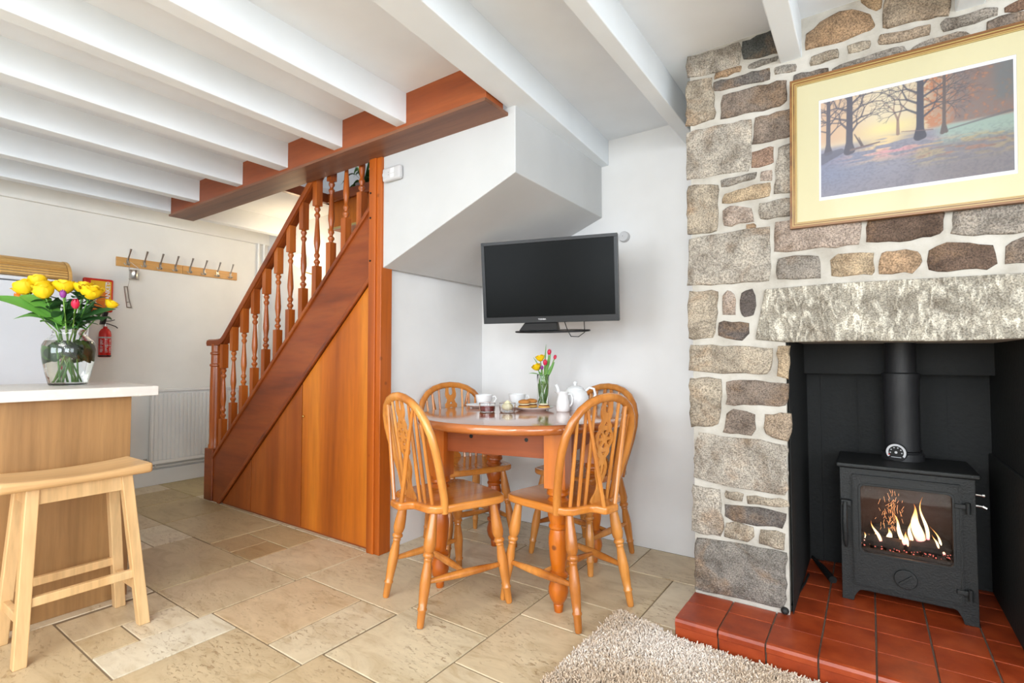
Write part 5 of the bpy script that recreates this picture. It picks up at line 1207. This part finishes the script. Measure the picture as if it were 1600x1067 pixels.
# milk jug
jx, jy = -1.296, 2.318; jg = empty('milk_jug', (jx, jy, T0), 0, 'small white china milk jug standing before the teapot', 'jug'); B = Vector((jx, jy, T0))
m_ = MB().lathe(shell([(.030, 0), (.034, .004), (.036, .02), (.033, .05), (.026, .078), (.025, .090), (.029, .100)], .0028), (jx, jy, T0), 32)
m_.v = [(v[0] - d.x * max(0, v[2] - T0 - .085) * (1.0 if (Vector((v[0] - jx, v[1] - jy, 0)).dot(-d) > .012) else 0), v[1] - d.y * max(0, v[2] - T0 - .085) * (1.0 if (Vector((v[0] - jx, v[1] - jy, 0)).dot(-d) > .012) else 0), v[2]) for v in m_.v]
wb(m_, 'body', M['china'], jg, smooth=True)
wb(MB().tube([B + d * .024 + Vector((0, 0, .086)), B + d * .040 + Vector((0, 0, .090)), B + d * .050 + Vector((0, 0, .066)), B + d * .045 + Vector((0, 0, .038)), B + d * .033 + Vector((0, 0, .024))], .0038, 8, flat=1.2), 'handle', M['china'], jg, smooth=True)

# ---------------------------------------------------------------- flowers
VR, VF = Vector((.8206, .5716, 0)), Vector((-.5716, .8206, 0))
def leafblade(m_, p0, p1, w, sag=.0, fold=.3, n=8, up=Vector((0, 0, 1))):
    p0, p1 = Vector(p0), Vector(p1); t = (p1 - p0).normalized(); s = t.cross(up)
    s = s.normalized() if s.length > .05 else VR.copy(); nn = s.cross(t).normalized(); vs = []; fs = []
    for i in range(n + 1):
        k = i / n; c = p0 + (p1 - p0) * k + Vector((0, 0, sag * math.sin(math.pi * k))); ww = w * math.sin(math.pi * min(1, k * .93 + .05)) ** .8
        vs += [c - s * ww + nn * ww * fold, c, c + s * ww + nn * ww * fold]
    for i in range(n):
        a = i * 3; fs += [(a, a + 1, a + 4, a + 3), (a + 1, a + 2, a + 5, a + 4)]
    return m_.add(vs, fs)
def rose_bloom(c, r, axis, seed):
    rr_ = random.Random(seed); m_ = MB(); ax = Vector(axis).normalized(); q = ax.to_track_quat('Z', 'Y').to_matrix()
    for layer, (n, rad, hgt, opn) in enumerate(((3, .34, 1.50, .0), (4, .56, 1.52, .06), (5, .80, 1.46, .16), (5, .96, 1.30, .30))):
        for k in range(n):
            a0 = 2 * math.pi * (k + layer * .37) / n + rr_.uniform(-.15, .15); da = math.pi / n * 1.35; vs = []; fs = []; nu, nv = 6, 7
            for i in range(nu + 1):
                for j in range(nv + 1):
                    uu, vv = i / nu * 2 - 1, j / nv
                    rr0 = rad * math.sin(math.pi * (.06 + .52 * min(1, vv * 1.15))) ** .7 + opn * max(0, vv - .6) ** 1.3 * 1.8
                    a = a0 + uu * da * (.45 + .55 * math.sin(math.pi * min(1, vv * .8 + .1))); z = vv * hgt - .22 * uu * uu * vv * vv
                    if vv > .99: z -= .06
                    vs.append(Vector(c) + q @ Vector((math.cos(a) * rr0 * r, math.sin(a) * rr0 * r, (z - .75) * r)))
            for i in range(nu):
                for j in range(nv): k_ = i * (nv + 1) + j; fs.append((k_, k_ + 1, k_ + nv + 2, k_ + nv + 1))
            m_.add(vs, fs)
    return m_
def tulip_bloom(c, r, axis):
    m_ = MB(); ax = Vector(axis).normalized(); q = ax.to_track_quat('Z', 'Y').to_matrix()
    for k in range(6):
        a0 = math.pi / 3 * k; vs = []; fs = []; sc = 1.0 if k % 2 else .93
        for i in range(5):
            for j in range(8):
                uu, vv = i / 4 * 2 - 1, j / 7; rad = .78 * math.sin(math.pi * (vv * .80 + .12)) ** .7 * sc; wd = math.sin(math.pi * min(1, vv * .86 + .14)) ** .8
                a = a0 + uu * .62 * wd; vs.append(Vector(c) + q @ Vector((math.cos(a) * rad * r, math.sin(a) * rad * r, (vv * 2.3 - 1.0) * r)))
        for i in range(4):
            for j in range(7): k_ = i * 8 + j; fs.append((k_, k_ + 1, k_ + 9, k_ + 8))
        m_.add(vs, fs)
    return m_
def flower(kind, mat, foot, neck, head, r, lab, group, seed, leaves=4, lw=.016, ll=.07):
    o = empty(kind, foot, 0, lab, 'flower', group); rr_ = random.Random(seed); f, n, h = Vector(foot), Vector(neck), Vector(head); ax = (h - n).normalized()
    pts_ = [f, f + (n - f) * .5, n, n + (h - n) * .45 + Vector((0, 0, .006)), h - ax * r * .55]
    wb(MB().tube(pts_, [.0032, .0032, .003, .0028, .003], 7), 'stem', M['stem'] if kind == 'tulip' else M['leaf'], o, smooth=True)
    wb(rose_bloom(h, r, ax + Vector((rr_.uniform(-.2, .2), rr_.uniform(-.2, .2), .3)), seed) if kind == 'rose' else tulip_bloom(h, r, ax + Vector((0, 0, .3))), 'bloom', mat, o, smooth=True, auto=80)
    if kind == 'rose':
        m_ = MB()
        for k in range(5):
            a = 2 * math.pi * k / 5; b_ = h - ax * r * .5; leafblade(m_, b_, b_ + Vector((math.cos(a) * r * .8, math.sin(a) * r * .8, -.004)), .004, 0, .2, 4)
        wb(m_, 'sepals', M['leaf'], o, smooth=True)
    for k in range(leaves):
        t = rr_.uniform(.05, .8); b_ = n + (h - n) * t; a = rr_.uniform(0, 6.28); l = rr_.uniform(.7, 1.2) * ll
        e = b_ + Vector((math.cos(a) * l, math.sin(a) * l, rr_.uniform(-.2, .6) * l)); wb(leafblade(MB(), b_, e, lw * rr_.uniform(.8, 1.3), .01, .25), 'leaf', M['leafd'] if rr_.random() < .65 else M['leaf'], o, smooth=True)
    return o
# large glass jar vase on the worktop
vx, vy, vz = -3.13, .80, .9325
vs_ = empty('glass_vase', (vx, vy, vz), 0, 'large clear glass jar vase of yellow roses standing on the worktop', 'vase')
VO = [(.001, 0), (.068, 0), (.072, .004), (.074, .012), (.086, .06), (.097, .12), (.101, .165), (.099, .19), (.088, .215), (.068, .232), (.062, .242), (.063, .252), (.067, .262), (.068, .266)]
VI = [(.064, .266), (.062, .258), (.058, .250), (.057, .242), (.063, .231), (.084, .212), (.0945, .188), (.0965, .165), (.0925, .12), (.0815, .06), (.069, .016), (.060, .010), (.001, .009)]
wb(MB().lathe(VO + VI, (vx, vy, vz), 56), 'jar', M['glass'], vs_, smooth=True, auto=70)
wb(MB().lathe([(.001, .0088), (.060, .0098), (.0692, .0158), (.0817, .06), (.0927, .12), (.0967, .165), (.0947, .188), (.086, .209), (.001, .209)], (vx, vy, vz), 56), 'water', M['water'], vs_, smooth=True, auto=50)
def PX(x, y, dd=0.0): return Vector((vx, vy, 0)) + VR * ((x - 99) / 328) + VF * dd + Vector((0, 0, 1.05 - (y - 562) / 328))
rs2 = random.Random(9)
RO = [(47, 437, .035, .00, 'highest yellow rose, top left of the jar vase bunch'), (33, 449, .045, -.02, 'large yellow rose furthest left in the jar vase'), (65, 449, .040, -.03, 'yellow rose third from the left in the jar vase'), (77, 458, .040, -.07, 'yellow rose lowest at the front centre of the jar vase'),
      (92, 447, .043, -.01, 'full yellow rose at the centre of the jar vase bunch'), (75, 443, .036, .04, 'yellow rose half hidden behind the centre left blooms'), (108, 444, .036, .05, 'yellow rose behind the centre, right of the middle bloom'), (116, 448, .038, .01, 'yellow rose second from the right in the jar vase'),
      (139, 456, .045, -.03, 'large yellow rose furthest right in the jar vase'), (150, 472, .028, .05, 'small yellow rose low at the right, behind the leaves')]
for i, (x, y, r, dd, lab) in enumerate(RO):
    a = rs2.uniform(0, 6.28); fo = Vector((vx + math.cos(a) * .045, vy + math.sin(a) * .045, vz + .016)); u_ = (x - 99) / 328
    ne = Vector((vx, vy, vz + .25)) + VR * max(-.042, min(.042, u_ * .35)) + VF * max(-.03, min(.03, dd * .5))
    flower('rose', M['rose'], fo, ne, PX(x, y, dd), r, lab, 'yellow roses in the jar vase', 40 + i, 8, .021, .08)
for i, (x, y, r, dd, mat, lab) in enumerate(((26, 463, .017, -.03, M['orangeT'] if 'orangeT' in M else M['orange'], 'orange tulip bud furthest left in the jar vase'), (107, 461, .017, -.07, M['purple'], 'purple tulip bud at the centre front of the jar vase'), (132, 477, .021, -.09, M['pink'], 'pink red tulip at the right front of the jar vase'))):
    a = rs2.uniform(0, 6.28); fo = Vector((vx + math.cos(a) * .04, vy + math.sin(a) * .04, vz + .016)); ne = Vector((vx, vy, vz + .25)) + VR * max(-.04, min(.04, (x - 99) / 328 * .4)) + VF * (-.03)
    flower('tulip', mat, fo, ne, PX(x, y, dd), r, lab, None, 70 + i, 0)
fs_ = empty('foliage_spray', (vx, vy, vz + .25), 0, 'long green leaves arching left and right out of the jar vase', 'leaves')
for x0, y0_, x1, y1_, w, dd, mt, sg in ((100, 508, 2, 466, .030, -.10, 'leaf', .03), (100, 506, 38, 463, .034, -.06, 'leaf', .03), (92, 506, 20, 498, .018, -.03, 'leaf', .03), (112, 508, 138, 472, .020, -.09, 'leaf', 0), (120, 500, 170, 482, .024, .0, 'leafd', .01), (128, 492, 152, 470, .022, -.05, 'leafd', 0), (105, 510, 132, 490, .025, -.05, 'leafd', 0), (90, 505, 50, 486, .026, .0, 'leafd', .01),
                                  (85, 500, 45, 470, .022, .04, 'leafd', 0), (110, 500, 150, 495, .018, .03, 'leafd', .0), (98, 505, 100, 465, .030, .02, 'leafd', 0), (120, 505, 125, 470, .028, .04, 'leafd', 0), (80, 500, 70, 462, .028, .03, 'leafd', 0), (95, 505, 112, 474, .026, -.06, 'leafd', 0), (105, 512, 128, 512, .014, -.06, 'leafd', 0)):
    a = PX(x0, y0_, -.03); b_ = PX(x1, y1_, dd); lf = leafblade(MB(), a, b_, w, sg, .25, 10, up=Vector((0, 0, 1)) - VF * .9); wb(lf, 'leaf', M[mt], fs_, smooth=True)
for k in range(44):   # leaves pressed inside the jar
    a = rs2.uniform(0, 6.28); q_ = rs2.uniform(.03, .075); b_ = Vector((vx + math.cos(a) * q_, vy + math.sin(a) * q_, vz + rs2.uniform(.13, .185))); wb(leafblade(MB(), b_ + Vector((-math.sin(a) * .03, math.cos(a) * .03, -.03)), b_ + Vector((math.sin(a) * .03, -math.cos(a) * .03, .03)), .027, 0, .1), 'leaf', M['leafd'] if k % 3 else M['leaf'], fs_, smooth=True)
# slim glass on the table
wx, wy = -1.545, 2.530; sv_ = empty('glass_tumbler', (wx, wy, T0), 0, 'slim clear glass of tulips and roses on the dining table', 'vase')
wb(MB().lathe([(.001, 0), (.029, 0), (.031, .003), (.034, .13), (.035, .178), (.0345, .180), (.033, .178), (.032, .13), (.029, .010), (.001, .008)], (wx, wy, T0), 36), 'tube', M['glass'], sv_, smooth=True, auto=60)
wb(MB().lathe([(.001, .0078), (.0291, .0098), (.0321, .128), (.001, .128)], (wx, wy, T0), 36), 'water', M['water'], sv_, smooth=True, auto=50)
def PY(x, y, dd=0.0): return Vector((wx, wy, 0)) + VR * ((x - 848) / 269) + VF * dd + Vector((0, 0, 1.05 - (y - 562) / 269))
for i, (k, x, y, r, dd, mt, lab) in enumerate((('rose', 844, 559, .026, .0, 'rose', 'upper yellow rose in the slim glass on the table'), ('rose', 838, 573, .026, -.01, 'rose', 'lower yellow rose in the slim glass on the table'), ('tulip', 858, 550, .0155, 0, 'pink', 'tallest pink red tulip in the slim glass'),
        ('tulip', 851, 566, .0155, -.02, 'pink', 'pink red tulip in the middle of the slim glass'), ('tulip', 867, 558, .012, .01, 'pink', 'small pink tulip bud leaning furthest right in the slim glass'), ('tulip', 846, 574, .012, -.03, 'purple', 'purple tulip bud lowest in the slim glass'))):
    fo = Vector((wx, wy, T0 + .014)) - VR * ((x - 848) / 269) * .35; ne = Vector((wx, wy, T0 + .17)) + VR * ((x - 848) / 269) * .4
    flower(k, M[mt], fo, ne, PY(x, y, dd), r, lab, 'flowers in the slim glass', 90 + i, 1 if k == 'rose' else 0, .008, .04)
f2 = empty('grass_blades', (wx, wy, T0 + .17), 0, 'narrow green blades and tulip leaves among the flowers in the slim glass', 'leaves')
for x0, y0_, x1, y1_, w in ((850, 585, 853, 538, .004), (843, 585, 826, 583, .004), (843, 575, 833, 558, .003), (850, 592, 860, 553, .011), (852, 595, 866, 565, .011), (848, 600, 843, 580, .010), (846, 628, 842, 590, .009), (850, 630, 856, 590, .009)):
    wb(leafblade(MB(), PY(x0, y0_), PY(x1, y1_), w, .004, .3, 8, up=Vector((0, 0, 1)) - VF * .9), 'leaf', M['leaf'], f2, smooth=True)
# plant on the landing ledge
pp_ = empty('potted_plant', (-3.30, 2.66, 2.361), 0, 'strap leaved pot plant on the landing ledge behind the banisters', 'plant')
wb(MB().lathe([(.001, 0), (.05, 0), (.065, .09), (.068, .095), (.06, .095), (.001, .085)], (-3.30, 2.66, 2.361), 24), 'pot', M['greyp'], pp_, smooth=True)
rr = random.Random(6)
for k in range(34):
    a = rr.uniform(0, 6.28); l = rr.uniform(.15, .34); b_ = Vector((-3.30, 2.66, 2.45)); e = b_ + Vector((math.cos(a) * l, math.sin(a) * l * .35, rr.uniform(-.16, .22)))
    if e.y > 2.79: e.y = 2.79
    wb(leafblade(MB(), b_, e, .013, rr.uniform(.04, .10), .3, 8), 'leaf', M['leafd'] if k % 3 else M['leaf'], pp_, smooth=True)
